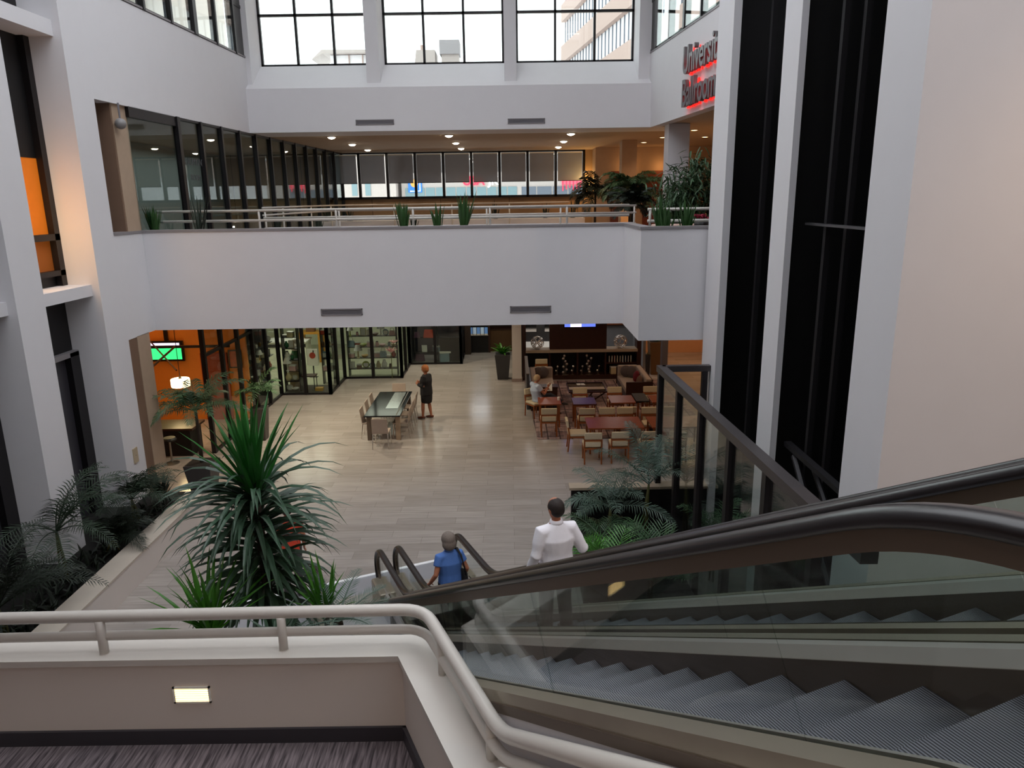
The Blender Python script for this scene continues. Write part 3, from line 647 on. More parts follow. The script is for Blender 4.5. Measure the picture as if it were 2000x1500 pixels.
# ================================================================== UPPER AND HALF LANDINGS
def vq(v, s, z): return tuple(ew(v, s, z))
def hexvs(b, v0, v1, s0, s1, za0, za1, zb0, zb1):   # za at s0, zb at s1
    return b.hexa([vq(v0, s0, za0), vq(v1, s0, za0), vq(v1, s1, zb0), vq(v0, s1, zb0), vq(v0, s0, za1), vq(v1, s0, za1), vq(v1, s1, zb1), vq(v0, s1, zb1)])
kc = ew(-.33, 0); sc0 = None
# landing polygon: front edge Y=4.3, right edge the line v=-.45
def atY(v, Y): s = (EO.y+V.y*v-Y)/math.cos(EA); return ew(v, s)
LZ = 2.92; SK = 8.15; SLOPE = (4.95-LZ)/3.35
c_in = atY(-.36, 4.31)
ld = [(-7.5, 4.31), (c_in.x, c_in.y), tuple(ew(-.36, SK+.1)[:2]), tuple(ew(-3.2, SK+.1)[:2]), (-7.5, 1.0)]
ST('floor_landing', B().prism(ld, LZ-.25, LZ), CARPET, 'striped purple grey carpet of the stair landing', base=False)
fp = B(); fp.box(-7.5, c_in.x+.05, 4.22, 4.5, LZ-.8, 3.55); 
cF = atY(-.13, 4.5)
ST('wall_front', B().prism([(-7.5, 4.31), (c_in.x, 4.31), (cF.x, cF.y), (-7.5, 4.5)], LZ-.8, 3.54), WALLW, 'white parapet wall of the stair landing', base=False)
ST('baseboard_front', B().box(-7.5, c_in.x+.01, 4.29, 4.315, LZ, LZ+.11), DARKP, 'dark baseboard of the landing parapet', base=False)
ci = atY(-.39, 4.28); co = atY(-.122, 4.53)
ST('trim_30', B().prism([(-7.5, 4.28), (ci.x, 4.28), (co.x, co.y), (-7.5, 4.53)], 3.54, 3.585), PIPE, 'white capping of the landing parapet', base=False)
b = B(); s_c = (Vector((c_in.x, c_in.y, 0))-EO).dot(U); s_o = (Vector((co.x, co.y, 0))-EO).dot(U); s_i2 = (Vector((ci.x, ci.y, 0))-EO).dot(U); s_o2 = s_o
b.hexa([vq(-.36, s_c, LZ-.8), vq(-.13, s_o, LZ-.8), vq(-.13, SK, LZ-.8), vq(-.36, SK, LZ-.8), vq(-.36, s_c, 3.54), vq(-.13, s_o, 3.54), vq(-.13, SK, 3.54), vq(-.36, SK, 3.54)])
hexvs(b, -.36, -.13, SK, SK+3.35, LZ-.8, 3.54, 4.95-.8, 3.54+2.03)
ST('wall_stair', b, WALLW, 'white stair wall beside the nearer escalator', base=False)
b = B()
b.hexa([vq(-.39, s_i2, 3.54), vq(-.122, s_o2, 3.54), vq(-.122, SK, 3.54), vq(-.39, SK, 3.54), vq(-.39, s_i2, 3.585), vq(-.122, s_o2, 3.585), vq(-.122, SK, 3.585), vq(-.39, SK, 3.585)])
hexvs(b, -.39, -.122, SK, SK+3.35, 3.54, 3.585, 5.57, 5.615)
ST('trim_31', b, PIPE, 'white capping of the stair wall', base=False)
ST('baseboard_stair', hexvs(B(), -.385, -.358, s_c, SK, LZ, LZ+.11, LZ, LZ+.11), DARKP, 'dark baseboard of the stair wall', base=False)
# stair flight
ns = 12; b = B()
for i in range(ns):
    s0 = SK+.1+3.3*i/ns; z = LZ+(4.95-LZ)*(i+1)/ns; hexvs(b, -3.2, -.36, s0, s0+3.3/ns+.02, z-.5, z, z-.5, z)
ST('floor_stair', b, CARPET, 'carpeted stair flight under the viewer', base=False)
up = [tuple(ew(-3.2, SK+3.4)[:2]), tuple(ew(-.16, SK+3.4)[:2]), tuple(ew(-.16, S2+.35)[:2]), tuple(ew(4.3, S2+.35)[:2]), (7.5, 3.5), (13.9, 3.5), (13.9, -7.9), (-13.9, -7.9), (-13.9, -1.5)]
up = [tuple(ew(-3.2, SK+3.4)[:2]), tuple(ew(-.16, SK+3.4)[:2]), tuple(ew(-.16, SEND-.3)[:2]), tuple(ew(3.2, SEND-.3)[:2]), tuple(ew(3.2, S2-.2)[:2]), (13.9, 7.0), (13.9, -7.9), (-13.9, -7.9), (-13.9, -1.5)]
ST('floor_upper', B().prism(up, 4.7, 4.94), CARPET, 'carpet of the upper floor behind the viewer', base=False)
# pipe railing
t = E('pipe_railing', (-3, 4.36, 3.585), 'off white two bar pipe railing on the landing parapet in the foreground', 'railing')
def bend(pts, r=.16, n=5):
    out = [Vector(pts[0])]
    for i in range(1, len(pts)-1):
        p, a, c = Vector(pts[i]), Vector(pts[i-1]), Vector(pts[i+1]); da = (a-p).normalized(); dc = (c-p).normalized()
        for k in range(n+1):
            u = k/n; out.append((p+da*r)*(1-u)**2+p*2*u*(1-u)+(p+dc*r)*u*u)
    out.append(Vector(pts[-1])); return out
def railline(z, dz=0):
    a = atY(-.18, 4.42); return [(-7.4, 4.33, z), (a.x, a.y, z), vq(-.18, SK+.02, z), vq(-.18, SK+3.3, z+2.03)]
RZ = 3.845
O('top_rail', B().tube(bend(railline(RZ)), .04, 12), PIPE, t, world=True, smooth=True)
O('middle_rail', B().tube(bend(railline(RZ-.145)), .032, 10), PIPE, t, world=True, smooth=True)
a = atY(-.18, 4.42)
for i, (x, y, zt, zb) in enumerate([(-2.76, 4.37, RZ, 3.58), (-1.56, 4.38, RZ, 3.58), (-3.96, 4.36, RZ, 3.58), (-5.16, 4.34, RZ, 3.58)]+[(*ew(-.18, s)[:2], RZ+max(0, s-SK)*.606, 3.58+max(0, s-SK)*.606) for s in (s_c+.32, SK-.12, SK+1.2, SK+2.4)]):
    O('post', B().tube([(x, y, zb-.01), (x, y, zt-.02)], .03, 10), PIPE, t, world=True, smooth=True); O('flange', B().tube([(x, y, zb), (x, y, zb+.008)], .034, 12), PIPE, t, world=True)
p0 = ew(-.56, SK+.68, LZ+1.4)
t = E('stair_handrail', p0, 'white tubular handrail end inside the stair wall at the bottom edge', 'handrail')
O('rail', B().tube([ew(-.38, SK+.74, LZ+1.32), ew(-.48, SK+.74, LZ+1.38), ew(-.56, SK+.8, LZ+1.44), ew(-.56, SK+.95, LZ+1.54), ew(-.56, SK+3.2, LZ+.95+1.95)], .025, 10), PIPE, t, world=True, smooth=True)
for s in (1.2, 2.2, 3): O('bracket', B().tube([ew(-.56, SK+s, LZ+.92+s*.605), ew(-.43, SK+s, LZ+.87+s*.605)], .01, 6), STEEL, t, world=True)
# step light
t = E('step_light', (-2.18, 4.308, 3.3), 'glowing rectangular step light in the parapet wall', 'light')
O('frame', B().box(-.125, .125, -.012, 0, -.062, -.05).box(-.125, .125, -.012, 0, .05, .062).box(-.125, -.112, -.012, 0, -.062, .062).box(.112, .125, -.012, 0, -.062, .062), WHITE, t)
O('lens', B().box(-.112, .112, -.004, .004, -.05, .05), M('steplight_lens', '#ffe0a0', .4, emit=4.5, ecol='#ffdc98'), t)
g = B()
for i in range(6): g.box(-.112, .112, -.01, -.003, -.042+i*.0165, -.04+i*.0165)
O('louver', g, PIPE, t)
# ================================================================== GLASS SCREEN beside the shafts
PU = M('screen_metal', '#2b272a', .45, .4); PT = M('screen_top', '#4f4a4b', .4, .4)
t = E('glass_screen', (2.9, 13.5, 0), 'tall dark framed glass screen between the planted bed and the elevator shafts', 'screen')
sx_ = lambda y: 2.82+(13.6-y)*.045
b = B().hexa([(sx_(13.65)-.07, 13.65, 3.28), (sx_(13.65)+.09, 13.65, 3.28), (sx_(6)+.09, 6, 3.28), (sx_(6)-.07, 6, 3.28), (sx_(13.65)-.07, 13.65, 3.4), (sx_(13.65)+.09, 13.65, 3.4), (sx_(6)+.09, 6, 3.4), (sx_(6)-.07, 6, 3.4)])
O('top_rail', b, PT, t, world=True)
O('top_rail', B().box(2.85, 3.75, 13.52, 13.66, 3.29, 3.4), PT, t, world=True)
for y in (13.55, 12.25, 10.95, 9.6, 8.3, 7.0): O('post', B().box(sx_(y)-.055, sx_(y)+.055, y-.07, y+.07, 0, 3.3), PU, t, world=True)
O('post', B().box(3.6, 3.7, 13.52, 13.64, 0, 3.3), PU, t, world=True)
for y in (13.55, 12.25, 10.95, 9.6, 8.3): O('pane', B().prism([(sx_(y)-.005, y-.07), (sx_(y)+.005, y-.07), (sx_(y-1.3)+.005, y-1.23), (sx_(y-1.3)-.005, y-1.23)], .05, 3.28), GLE, t, world=True)
O('pane', B().box(2.9, 3.6, 13.57, 13.58, .05, 3.28), GLE, t, world=True)
O('bottom_rail', B().prism([(sx_(13.6)-.04, 13.6), (sx_(13.6)+.04, 13.6), (sx_(7)+.04, 7), (sx_(7)-.04, 7)], 0, .08), PU, t, world=True)
ST('wall_bed', B().box(1.12, 3.9, 13.35, 13.5, 0, 1.02).box(1.12, 1.2, 10.9, 13.4, 0, .45), BLACKD, 'dark partition at the back of the planted bed', base=False)
ST('trim_32', B().box(1.08, 3.95, 13.3, 13.58, 1.02, 1.07), STONE, 'stone ledge on the partition behind the planted bed', base=False)
ST('bed_soil', B().prism([(1.2, 13.35), (2.75, 13.35), (2.95, 9.0), (2.4, 9.0), (1.2, 11)], 0, .3), SOIL, 'dark soil of the planted bed beside the escalator')  # soil of the planted bed, not a floor
# ================================================================== LEFT PLANTER BED
ST('wall_low', B().box(-6.98, -6.62, 2, 14.75, 0, .5), WALLW, 'low pale stone curb wall of the left planter bed', base=False)
ST('trim_33', B().box(-7.0, -6.6, 2, 14.77, .5, .53), M('curb_cap', '#c9beb0', .5), 'pale cap of the left planter curb', base=False)
ST('bed_soil', B().box(-8.7, -6.98, 2, 15.2, 0, .35), SOIL, 'dark soil of the long planter bed along the left wall')  # soil of the left bed, not a floor

# unseen low wall added on the viewer's side of the stair flight
ST('wall_stair_left', hexvs(B(), -3.4, -3.2, SK, SK+3.4, LZ-.3, 4.6, 4.6, 5.8), WALLW, 'wall on the viewer side of the stair flight')
# ================================================================== PLANTS
def leaf_strip(b, p, az, el, length, w, droop, n=5, tw=0):
    """strap leaf: starts at p, azimuth az, elevation el, bends by droop"""
    a = Vector((math.cos(az), math.sin(az), 0)); side = Vector((-a.y, a.x, 0)); cur = Vector(p); e = el; prev = None
    for i in range(n+1):
        t = i/n; ww = w*(.55+1.0*t)*(1 if t < .45 else 1-((t-.45)/.55)**1.6) if True else w
        ww = w*min(1, .6+1.6*t)*(1-max(0, (t-.35)/.65)**1.8)
        if i == n: v = [b.b.verts.new(cur)]
        else:
            up = Vector((-a.x*math.sin(e), -a.y*math.sin(e), math.cos(e)))
            v = [b.b.verts.new(cur-side*ww/2+up*ww*.16), b.b.verts.new(cur-up*ww*.1), b.b.verts.new(cur+side*ww/2+up*ww*.16)]
        if prev:
            if len(v) == 3:
                b.b.faces.new((prev[0], prev[1], v[1], v[0])); b.b.faces.new((prev[1], prev[2], v[2], v[1]))
            else: b.b.faces.new((prev[0], prev[1], v[0])); b.b.faces.new((prev[1], prev[2], v[0]))
        prev = v; d = a*math.cos(e)+Vector((0, 0, 1))*math.sin(e); cur = cur+d*(length/n); e -= droop/n*(.5+t)
def frond(p, az, el, length, droop, nl=22, ll=.3, lw=.022, hang=.5, stem=.012, start=.15):
    b = B(); a = Vector((math.cos(az), math.sin(az), 0)); side = Vector((-a.y, a.x, 0)); cur = Vector(p); e = el; pts = []; dirs = []
    n = 10
    for i in range(n+1):
        d = a*math.cos(e)+Vector((0, 0, 1))*math.sin(e); pts.append(cur.copy()); dirs.append((d, e)); cur = cur+d*(length/n); e -= droop/n*(.4+1.2*i/n)
    b.tube(pts, [stem*(1-.8*i/n) for i in range(n+1)], 5)
    for k in range(nl):
        t = start+(1-start)*(k+.5)/nl; f = t*n; i = min(int(f), n-1); u = f-i; q0 = pts[i].lerp(pts[i+1], u); d, ee = dirs[i]
        up = Vector((-a.x*math.sin(ee), -a.y*math.sin(ee), math.cos(ee)))
        L_ = ll*(math.sin(math.pi*min(1, .18+.8*t))**.6)*random.uniform(.85, 1.1)
        for sg in (-1, 1):
            dr = (side*sg*math.cos(.5*t+.35)+d*math.sin(.5*t+.35)*1.1+up*random.uniform(.05, .3)).normalized()
            m = q0+dr*L_*.5; dr2 = (dr-Vector((0, 0, hang*random.uniform(.7, 1.2)))).normalized(); tip = m+dr2*L_*.5
            wv = d*lw/2
            v = [b.b.verts.new(x) for x in (q0-wv*.5, q0+wv*.5, m+wv, m-wv, tip)]
            b.b.faces.new(v[:4]); b.b.faces.new((v[3], v[2], v[4]))
    return b
def taper_pot(w0, w1, h):
    b = B(); b.hexa([(-w0, -w0, 0), (w0, -w0, 0), (w0, w0, 0), (-w0, w0, 0), (-w1, -w1, h), (w1, -w1, h), (w1, w1, h), (-w1, w1, h)]); return b
def palm(name, loc, label, n, fl, trunk_h, mat, cat='palm', droop=1.2, el=(.5, 1.3), pot=None, ll=.32, lw=.022, nl=22, hang=.5, azr=(0, 6.283), seed=0, group=None, stems=1):
    random.seed(seed+100); t = E(name, loc, label, cat, group=group); z0 = 0
    if pot:
        w0, w1, h, pm = pot; O('pot', taper_pot(w0, w1, h), pm, t, bevel=.015); O('soil', B().box(-w1*.9, w1*.9, -w1*.9, w1*.9, h-.05, h+.004), SOIL, t); z0 = h
    if trunk_h > 0:
        for s in range(stems):
            ox, oy = (random.uniform(-.1, .1), random.uniform(-.1, .1)) if stems > 1 else (0, 0)
            O('trunk', B().tube([(ox, oy, z0), (ox*.6, oy*.6+.02, z0+trunk_h*.5), (0, 0, z0+trunk_h)], [.05, .04, .035] if stems == 1 else .018, 8), TRUNK if stems == 1 else STEM, t, smooth=True)
    for i in range(n):
        az = azr[0]+(azr[1]-azr[0])*(i+random.uniform(-.3, .3))/n; e = random.uniform(*el)
        O('frond', frond((0, 0, z0+trunk_h), az, e, fl*random.uniform(.75, 1.1), droop*random.uniform(.7, 1.2), nl, ll, lw, hang), mat, t)
    return t
def dracaena(loc, label, trunk_h, n_up, n_out, L, w, seed=3):
    random.seed(seed); t = E('dracaena', loc, label, 'dracaena'); 
    O('trunk', B().tube([(0, 0, 0), (.03, 0, trunk_h*.5), (0, 0, trunk_h+.15)], [.06, .05, .045], 10), TRUNK, t, smooth=True)
    up = B()
    for i in range(n_up):
        leaf_strip(up, (random.uniform(-.03, .03), random.uniform(-.03, .03), trunk_h+random.uniform(0, .15)), random.uniform(0, 6.28), random.uniform(.9, 1.5), L*random.uniform(.8, 1.15), w, random.uniform(.0, .5))
    o = O('upper_leaves', up, M('leaf_upright', '#2c6b2a', .35, var=.3, scale=3), t); o['label'] = 'bright green upright leaves'
    lo = B()
    for i in range(n_out):
        k = i/n_out; z = trunk_h-1.15*k**1.1+.1
        leaf_strip(lo, (random.uniform(-.04, .04), random.uniform(-.04, .04), z), random.uniform(0, 6.28), random.uniform(.5, 1.0)-k*.9, L*random.uniform(.85, 1.2)*(1.05-.25*k), w, random.uniform(1.3, 2.2)-k*.5, 7)
    O('drooping_leaves', lo, LEAFD, t)
    return t
LEAFS = M('leaf_snake', '#35592c', .45, var=.3, scale=4)
def snake(loc, label, n=9, h=.45, w=.05, mat=None, spread=.12, seed=1, group='snake plants on the balcony'):
    random.seed(seed*7); t = E('snake_plant', loc, label, 'snake plant', group=group); b = B()
    for i in range(n):
        a = random.uniform(0, 6.28); r = random.uniform(0, spread*.5)
        leaf_strip(b, (r*math.cos(a), r*math.sin(a), 0), a, random.uniform(1.2, 1.53), h*random.uniform(.55, 1.05), w, random.uniform(-.2, .15), 5)
    O('leaves', b, LEAFS if mat is LEAFG or mat is None else mat, t); O('root_clump', B().lathe([(.06, -.02), (.09, .0), (.05, .05), (.001, .07)], n=10), LEAFK, t); return t
# foreground dracaena and companions
dracaena((-2.48, 6.6, 1.9), 'large dark green dracaena with drooping strap leaves behind the foreground railing', 1.8, 46, 265, .9, .062)
def tuft(name, loc, label, n, L, w, mat, seed, el=(.5, 1.4), dr=(.1, .8), cat='plant'):
    random.seed(seed); t = E(name, loc, label, cat); b = B()
    for i in range(n): leaf_strip(b, (random.uniform(-.04, .04), random.uniform(-.04, .04), 0), random.uniform(0, 6.28), random.uniform(*el), L*random.uniform(.6, 1.1), w, random.uniform(*dr))
    O('leaves', b, mat, t); O('stem', B().tube([(0, 0, -1.0), (0, 0, .04)], .03, 8), TRUNK, t); return t
tuft('yucca', (-2.72, 5.85, 2.75), 'bright green spiky yucca left of the large dracaena, just above the railing', 44, .8, .045, LEAFG, 5)
tuft('yucca', (-1.78, 6.2, 2.72), 'bright green spiky yucca right of the large dracaena beside the escalator', 30, .62, .042, LEAFG, 8, (.7, 1.45), (.0, .5))
tuft('yucca', (-2.1, 5.75, 2.65), 'low green leaves at the foot of the large dracaena behind the railing', 30, .55, .04, LEAFD, 15, (.2, 1.2), (.3, 1.2))
palm('cycad', (-1.62, 6.0, 2.75), 'small cycad with stiff comb fronds near the escalator handrail', 8, .62, .05, LEAFB, 'cycad', .7, (.3, .9), None, .13, .011, 26, .1, seed=9)
planter = E('planter_box', (-2.3, 6.2, 0), 'grey planter box holding the foreground dracaena', 'planter')
O('wall', B().prism([(-2.95, 5.2), (-1.3, 5.2), (-1.25, 5.3), (-1.8, 6.6), (-2.15, 7.4), (-2.95, 7.4)], 0, 1.86), GREY, planter, world=True); O('soil', B().prism([(-2.9, 5.25), (-1.37, 5.25), (-1.32, 5.33), (-1.85, 6.6), (-2.2, 7.35), (-2.9, 7.35)], 1.8, 1.9), SOIL, planter, world=True)
# left bed palms
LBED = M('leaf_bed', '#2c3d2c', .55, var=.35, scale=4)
for i, (x, y, n, fl, z, hh, lb) in enumerate((
    (-7.55, 13.6, 9, 1.1, .35, .5, 'small palm against the nearest-to-balcony white pillar'),
    (-7.6, 11.3, 9, 1.5, .35, .9, 'tall feathery palm in front of the second white pillar'),
    (-7.5, 9.6, 10, 1.5, .35, .5, 'wide dark palm in the left bed near the left picture edge'),
    (-7.3, 8.3, 9, 1.2, .35, .25, 'low dark palm in the left bed just above the railing'),
    (-7.35, 12.4, 8, .9, .35, .2, 'low palm in the left bed between the two white pillars'))):
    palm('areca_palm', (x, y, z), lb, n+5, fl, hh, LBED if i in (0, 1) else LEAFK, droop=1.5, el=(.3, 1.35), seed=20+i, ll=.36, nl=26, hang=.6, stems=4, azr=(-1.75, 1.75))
tuft('agave', (-7.35, 14.4, .5), 'dark spiky plant at the end of the left bed', 30, .6, .06, LEAFK, 31, (.9, 1.5), (0, .3)).children
o = O('ground_foliage', B(), LEAFK) if 0 else None
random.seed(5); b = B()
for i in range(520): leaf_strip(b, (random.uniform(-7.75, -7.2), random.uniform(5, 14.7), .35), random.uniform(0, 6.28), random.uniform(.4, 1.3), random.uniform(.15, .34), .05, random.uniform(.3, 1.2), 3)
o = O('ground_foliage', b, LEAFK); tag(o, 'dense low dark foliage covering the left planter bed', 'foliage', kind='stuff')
# lobby palms in pots
palm('potted_palm', (-7.3, 16.35, 0), 'potted palm with arching fronds in front of the orange bar', 16, 1.3, 1.25, LEAFP, lw=.035, droop=1.6, pot=(.24, .32, .62, POT), seed=41, ll=.36, nl=26, hang=.75, el=(.35, 1.25))
palm('potted_plant', (-7.1, 19.9, 0), 'leafy plant in a tall grey tapered pot beside the left shop glass', 12, .85, .4, LEAFP, 'potted plant', 1.5, (.2, 1.3), (.15, .21, .95, POTG), .3, .07, 9, .5, seed=42)
def broad(name, loc, label, n, L, w, pot, seed, mat=LEAFG):
    random.seed(seed); t = E(name, loc, label, 'potted plant'); w0, w1, h, pm = pot
    O('pot', taper_pot(w0, w1, h), pm, t, bevel=.01); b = B()
    for i in range(n): leaf_strip(b, (random.uniform(-.05, .05), random.uniform(-.05, .05), h-.02), random.uniform(0, 6.28), random.uniform(.4, 1.4), L*random.uniform(.6, 1.1), w, random.uniform(.6, 1.8))
    O('leaves', b, mat, t); O('soil', B().box(-w1*.9, w1*.9, -w1*.9, w1*.9, h-.04, h+.004), SOIL, t); return t
broad('potted_plant', (-.33, 26.75, 0), 'leafy green plant in a dark square tapered pot beside the pale lobby column', 30, .5, .1, (.2, .29, .95, POT), 51)
broad('potted_plant', (5.45, 27.2, 0), 'green plant in a tall brown planter right of the bookcase', 24, .42, .06, (.22, .3, 1.25, M('planter_olive', '#6e5030', .6)), 52)
broad('potted_plant', (4.95, 26.2, .0), 'dark narrow vase with twigs at the right end of the bookcase', 10, .3, .02, (.06, .08, .95, POT), 53, STEM)
broad('potted_plant', (3.95, 19.75, 0), 'dark round vase with sparse twigs between the lounge tables', 9, .5, .025, (.12, .16, .55, POT), 54, STEM)
# bed palms by the escalator
palm('kentia_palm', (1.75, 12.4, .3), 'feathery blue green palm in front of the dark partition, left side of the bed', 11, 1.25, .75, LEAFB, droop=1.6, el=(.3, 1.3), seed=61, ll=.36, nl=26, hang=.8, stems=3)
palm('kentia_palm', (2.5, 12.75, .3), 'tall palm fronds rising before the lounge chairs, right side of the bed', 8, 1.35, 1.05, LEAFB, droop=1.0, el=(.6, 1.4), seed=62, ll=.4, nl=28, hang=.7, stems=3)
palm('kentia_palm', (1.5, 11.7, .3), 'dark green palm at the left corner of the planted bed', 8, .9, .5, LEAFP, droop=1.5, el=(.3, 1.2), seed=63, ll=.3, nl=20, hang=.6, stems=2)
palm('fan_palm', (1.45, 10.2, .3), 'bright green fan like palm above the escalator handrail by the man in white', 12, .85, .55, LEAFG, droop=.5, el=(.4, 1.3), seed=64, ll=.42, lw=.025, nl=14, hang=.2)
palm('fan_palm', (2.1, 10.3, .3), 'stiff grey green fan palm beside the glass screen', 12, .9, .45, LEAFP, droop=.4, el=(.5, 1.35), seed=65, ll=.45, lw=.028, nl=14, hang=.15)
palm('kentia_palm', (3.45, 11.6, .0), 'palm behind the glass screen posts next to the white column', 8, 1.0, .8, LEAFP, droop=1.3, el=(.3, 1.2), seed=66, ll=.3, nl=20, hang=.6, stems=2)
palm('kentia_palm', (3.4, 9.0, .0), 'palm low behind the glass screen under the dark shaft', 8, 1.0, .7, LEAFP, droop=1.2, el=(.3, 1.2), seed=67, ll=.3, nl=20, hang=.6, stems=2)
# right of the escalators, seen through the balustrade glass
palm('kentia_palm', (3.4, 5.9, 0), 'palm seen through the balustrade glass against the right wall', 9, 1.2, 1.8, LEAFB, droop=1.4, el=(.2, 1.2), seed=68, ll=.32, nl=20, hang=.6, stems=2)
palm('kentia_palm', (5.0, 5.7, 0), 'palm seen through the upper balustrade glass far right', 9, 1.2, 2.4, LEAFB, droop=1.4, el=(.2, 1.2), seed=69, ll=.32, nl=20, hang=.6, stems=2)
# mezzanine plants
sn = [(-8.45, 16.85, .42, 12, 'dark bushy snake plant at the far left end of the balcony'), (-7.95, 16.9, .5, 12, 'green snake plant second from the left on the balcony'), (-6.95, 16.9, .72, 6, 'tall thin snake plant third from the left on the balcony'),
      (-2.38, 16.95, .5, 13, 'bushy snake plant left of the three at the middle of the balcony'), (-1.62, 16.95, .48, 11, 'middle snake plant of the three at the middle of the balcony'), (-1.03, 16.95, .68, 13, 'tallest snake plant right of the three at the middle of the balcony')]
for i, (x, y, h, n, lb) in enumerate(sn): snake((x, y, 5.84), lb, n+7, h*1.3, .075 if n > 6 else .05, LEAFK if i in (0, 2) else LEAFG, .2, 71+i)
for i, (x, y, h) in enumerate(((2.95, 14.9, .62), (3.08, 14.75, .5), (3.5, 14.85, .62))):
    snake((x, y, 5.84), 'bright green snake plant in the right balcony planter, '+['at its left corner', 'just right of its left corner', 'next to the white column'][i], 18, h*1.15, .06, LEAFG, .25, 81+i)
for i, (x, y, h, lb) in enumerate(((-7.15, 29.5, .8, 'near the corner of the far windows at left'), (-6.25, 29.6, .7, 'under the first far window'), (-2.85, 22.4, .35, 'behind the middle railing'), (-.55, 29.5, .75, 'under the sixth far window'), (1.4, 29.6, .7, 'under the eighth far window'), (2.45, 29.4, .8, 'under the last far window'), (-6.3, 20.5, .45, 'at the left end of the rear railing'), (-5.2, 20.6, .4, 'behind the left part of the rear railing'))):
    snake((x, y, 5.75), 'distant dark snake plant on the mezzanine '+lb, 9, h, .06, LEAFK, .25, 91+i, 'distant snake plants on the mezzanine')
random.seed(77)
def groundcover(pts, label, n=26, L=.12):
    b = B()
    for i in range(n):
        x, y, z = random.choice(pts); leaf_strip(b, (x+random.uniform(-.25, .25), y+random.uniform(-.08, .08), z), random.uniform(0, 6.28), random.uniform(.2, 1.2), L*random.uniform(.6, 1.2), .05, random.uniform(.4, 1.4), 3)
    o = O('ground_foliage', b, LEAFG); tag(o, label, 'foliage', kind='stuff')
groundcover([(-1.9, 16.95, 5.84), (-2.05, 16.95, 5.84)], 'light green creeping leaves between the middle snake plants', 60)
groundcover([(-7.5, 16.9, 5.84), (-7.3, 16.9, 5.84)], 'light green creeping leaves left on the balcony planter', 40)
groundcover([(3.0, 14.8, 5.84), (3.3, 14.75, 5.84), (3.6, 14.8, 5.84)], 'light green creeping leaves in the right balcony planter', 140, .14)
palm('potted_palm', (3.9, 24.5, 4.95), 'broad dark green palm on the mezzanine left of the white column', 26, 1.15, 1.3, LEAFP, droop=1.9, el=(-.2, 1.35), seed=101, ll=.42, lw=.06, nl=22, hang=.9, pot=(.25, .3, .45, POT))
palm('potted_palm', (3.0, 26.5, 4.95), 'dark palm before the glowing wall sconce on the mezzanine', 24, 1.1, 1.25, LEAFK, droop=1.9, el=(-.2, 1.3), seed=102, ll=.42, lw=.06, nl=20, hang=1.0, pot=(.25, .3, .45, POT))
palm('potted_palm', (3.45, 21.2, 4.95), 'dark bushy palm behind the end of the balcony rail', 22, .8, .95, LEAFK, droop=1.7, el=(-.3, 1.3), seed=103, ll=.32, lw=.06, nl=18, hang=.7, pot=(.22, .27, .4, POT))
def bamboo(loc, label, h, w, seed, n=7):
    random.seed(seed); t = E('bamboo_plant', loc, label, 'bamboo'); lv = B(); O('pot', taper_pot(.2, .26, .4), POT, t)
    for i in range(n):
        a = random.uniform(0, 6.28); r = w*random.uniform(.2, 1); hh = h*random.uniform(.65, 1)
        pts = [Vector((.1*math.cos(a), .1*math.sin(a), .38)), Vector((r*.5*math.cos(a), r*.5*math.sin(a), hh*.5)), Vector((r*math.cos(a), r*math.sin(a), hh))]
        O('stem', B().tube(pts, [.018, .013, .006], 6), STEM, t)
        for k in range(150):
            u = random.uniform(.35, 1); p = pts[0].lerp(pts[1], u*2) if u < .5 else pts[1].lerp(pts[2], u*2-1)
            p = p+Vector((random.gauss(0, .2), random.gauss(0, .2), random.gauss(0, .12)))
            leaf_strip(lv, p, random.uniform(0, 6.28), random.uniform(-1.2, .2), random.uniform(.16, .3), .05, random.uniform(.3, .9), 3)
    O('leaves', lv, LEAFP, t); return t
bamboo((4.05, 17.6, 4.95), 'tall airy bamboo like shrub in front of the white mezzanine column', 2.5, .75, 111, 11)
bamboo((4.85, 17.7, 4.95), 'airy bamboo like shrub at the right end behind the balcony planter', 2.7, .5, 112, 8)
t = E('flower_pot', (4.15, 16.3, 4.95), 'low dark pot of deep red flowers behind the right balcony planter', 'flowers')
O('pot', B().lathe([(.12, 0), (.16, .98), (.15, 1.0)], n=12), POT, t); b = B()
for i in range(26): b.sph((random.gauss(0, .09), random.gauss(0, .06), 1.05+random.uniform(0, .1)), .03, 6, 5)
O('flowers', b, M('flower_red', '#8e1030', .7), t)
# mezzanine railings
def pipes(t, line, zs, r, posts, zb):
    for z in zs: O('rail', B().tube([(x, y, z) for x, y in line], r, 8), PIPE, t, world=True, smooth=True)
    for x, y in posts: O('post', B().tube([(x, y, zb), (x, y, zs[0])], r*.9, 8), PIPE, t, world=True, smooth=True)
t = E('pipe_railing', (-2, 17.38, 5.9), 'grey two bar pipe railing running along the balcony behind its planter', 'railing')
pipes(t, [(-8.1, 17.38), (2.75, 17.38)], (6.32, 6.1), .03, [(-5.75+2.85*i*.62, 17.38) for i in range(5)], 5.88)
t = E('pipe_railing', (3.5, 15.33, 5.9), 'short grey pipe railing behind the right balcony planter', 'railing')
pipes(t, [(2.8, 15.33), (6, 15.33)], (6.25, 6.02), .03, [(2.85, 15.33), (3.62, 15.33), (5, 15.33)], 5.83)
t = E('pipe_railing', (-1.5, 20, 5.8), 'rear grey two bar pipe railing across the mezzanine opening', 'railing')
pipes(t, [(-6.5, 20), (3.35, 20)], (6.28, 6.1), .028, [(-6.45+1.95*i, 20) for i in range(6)], 5.6)
O('guard_wall', B().box(-6.5, 3.35, 20.0, 20.15, 4.95, 5.85), WALL, t, world=True)
t = E('pipe_railing', (-7, 25, 5.8), 'rail of the ramp running away along the left glass wall', 'railing')
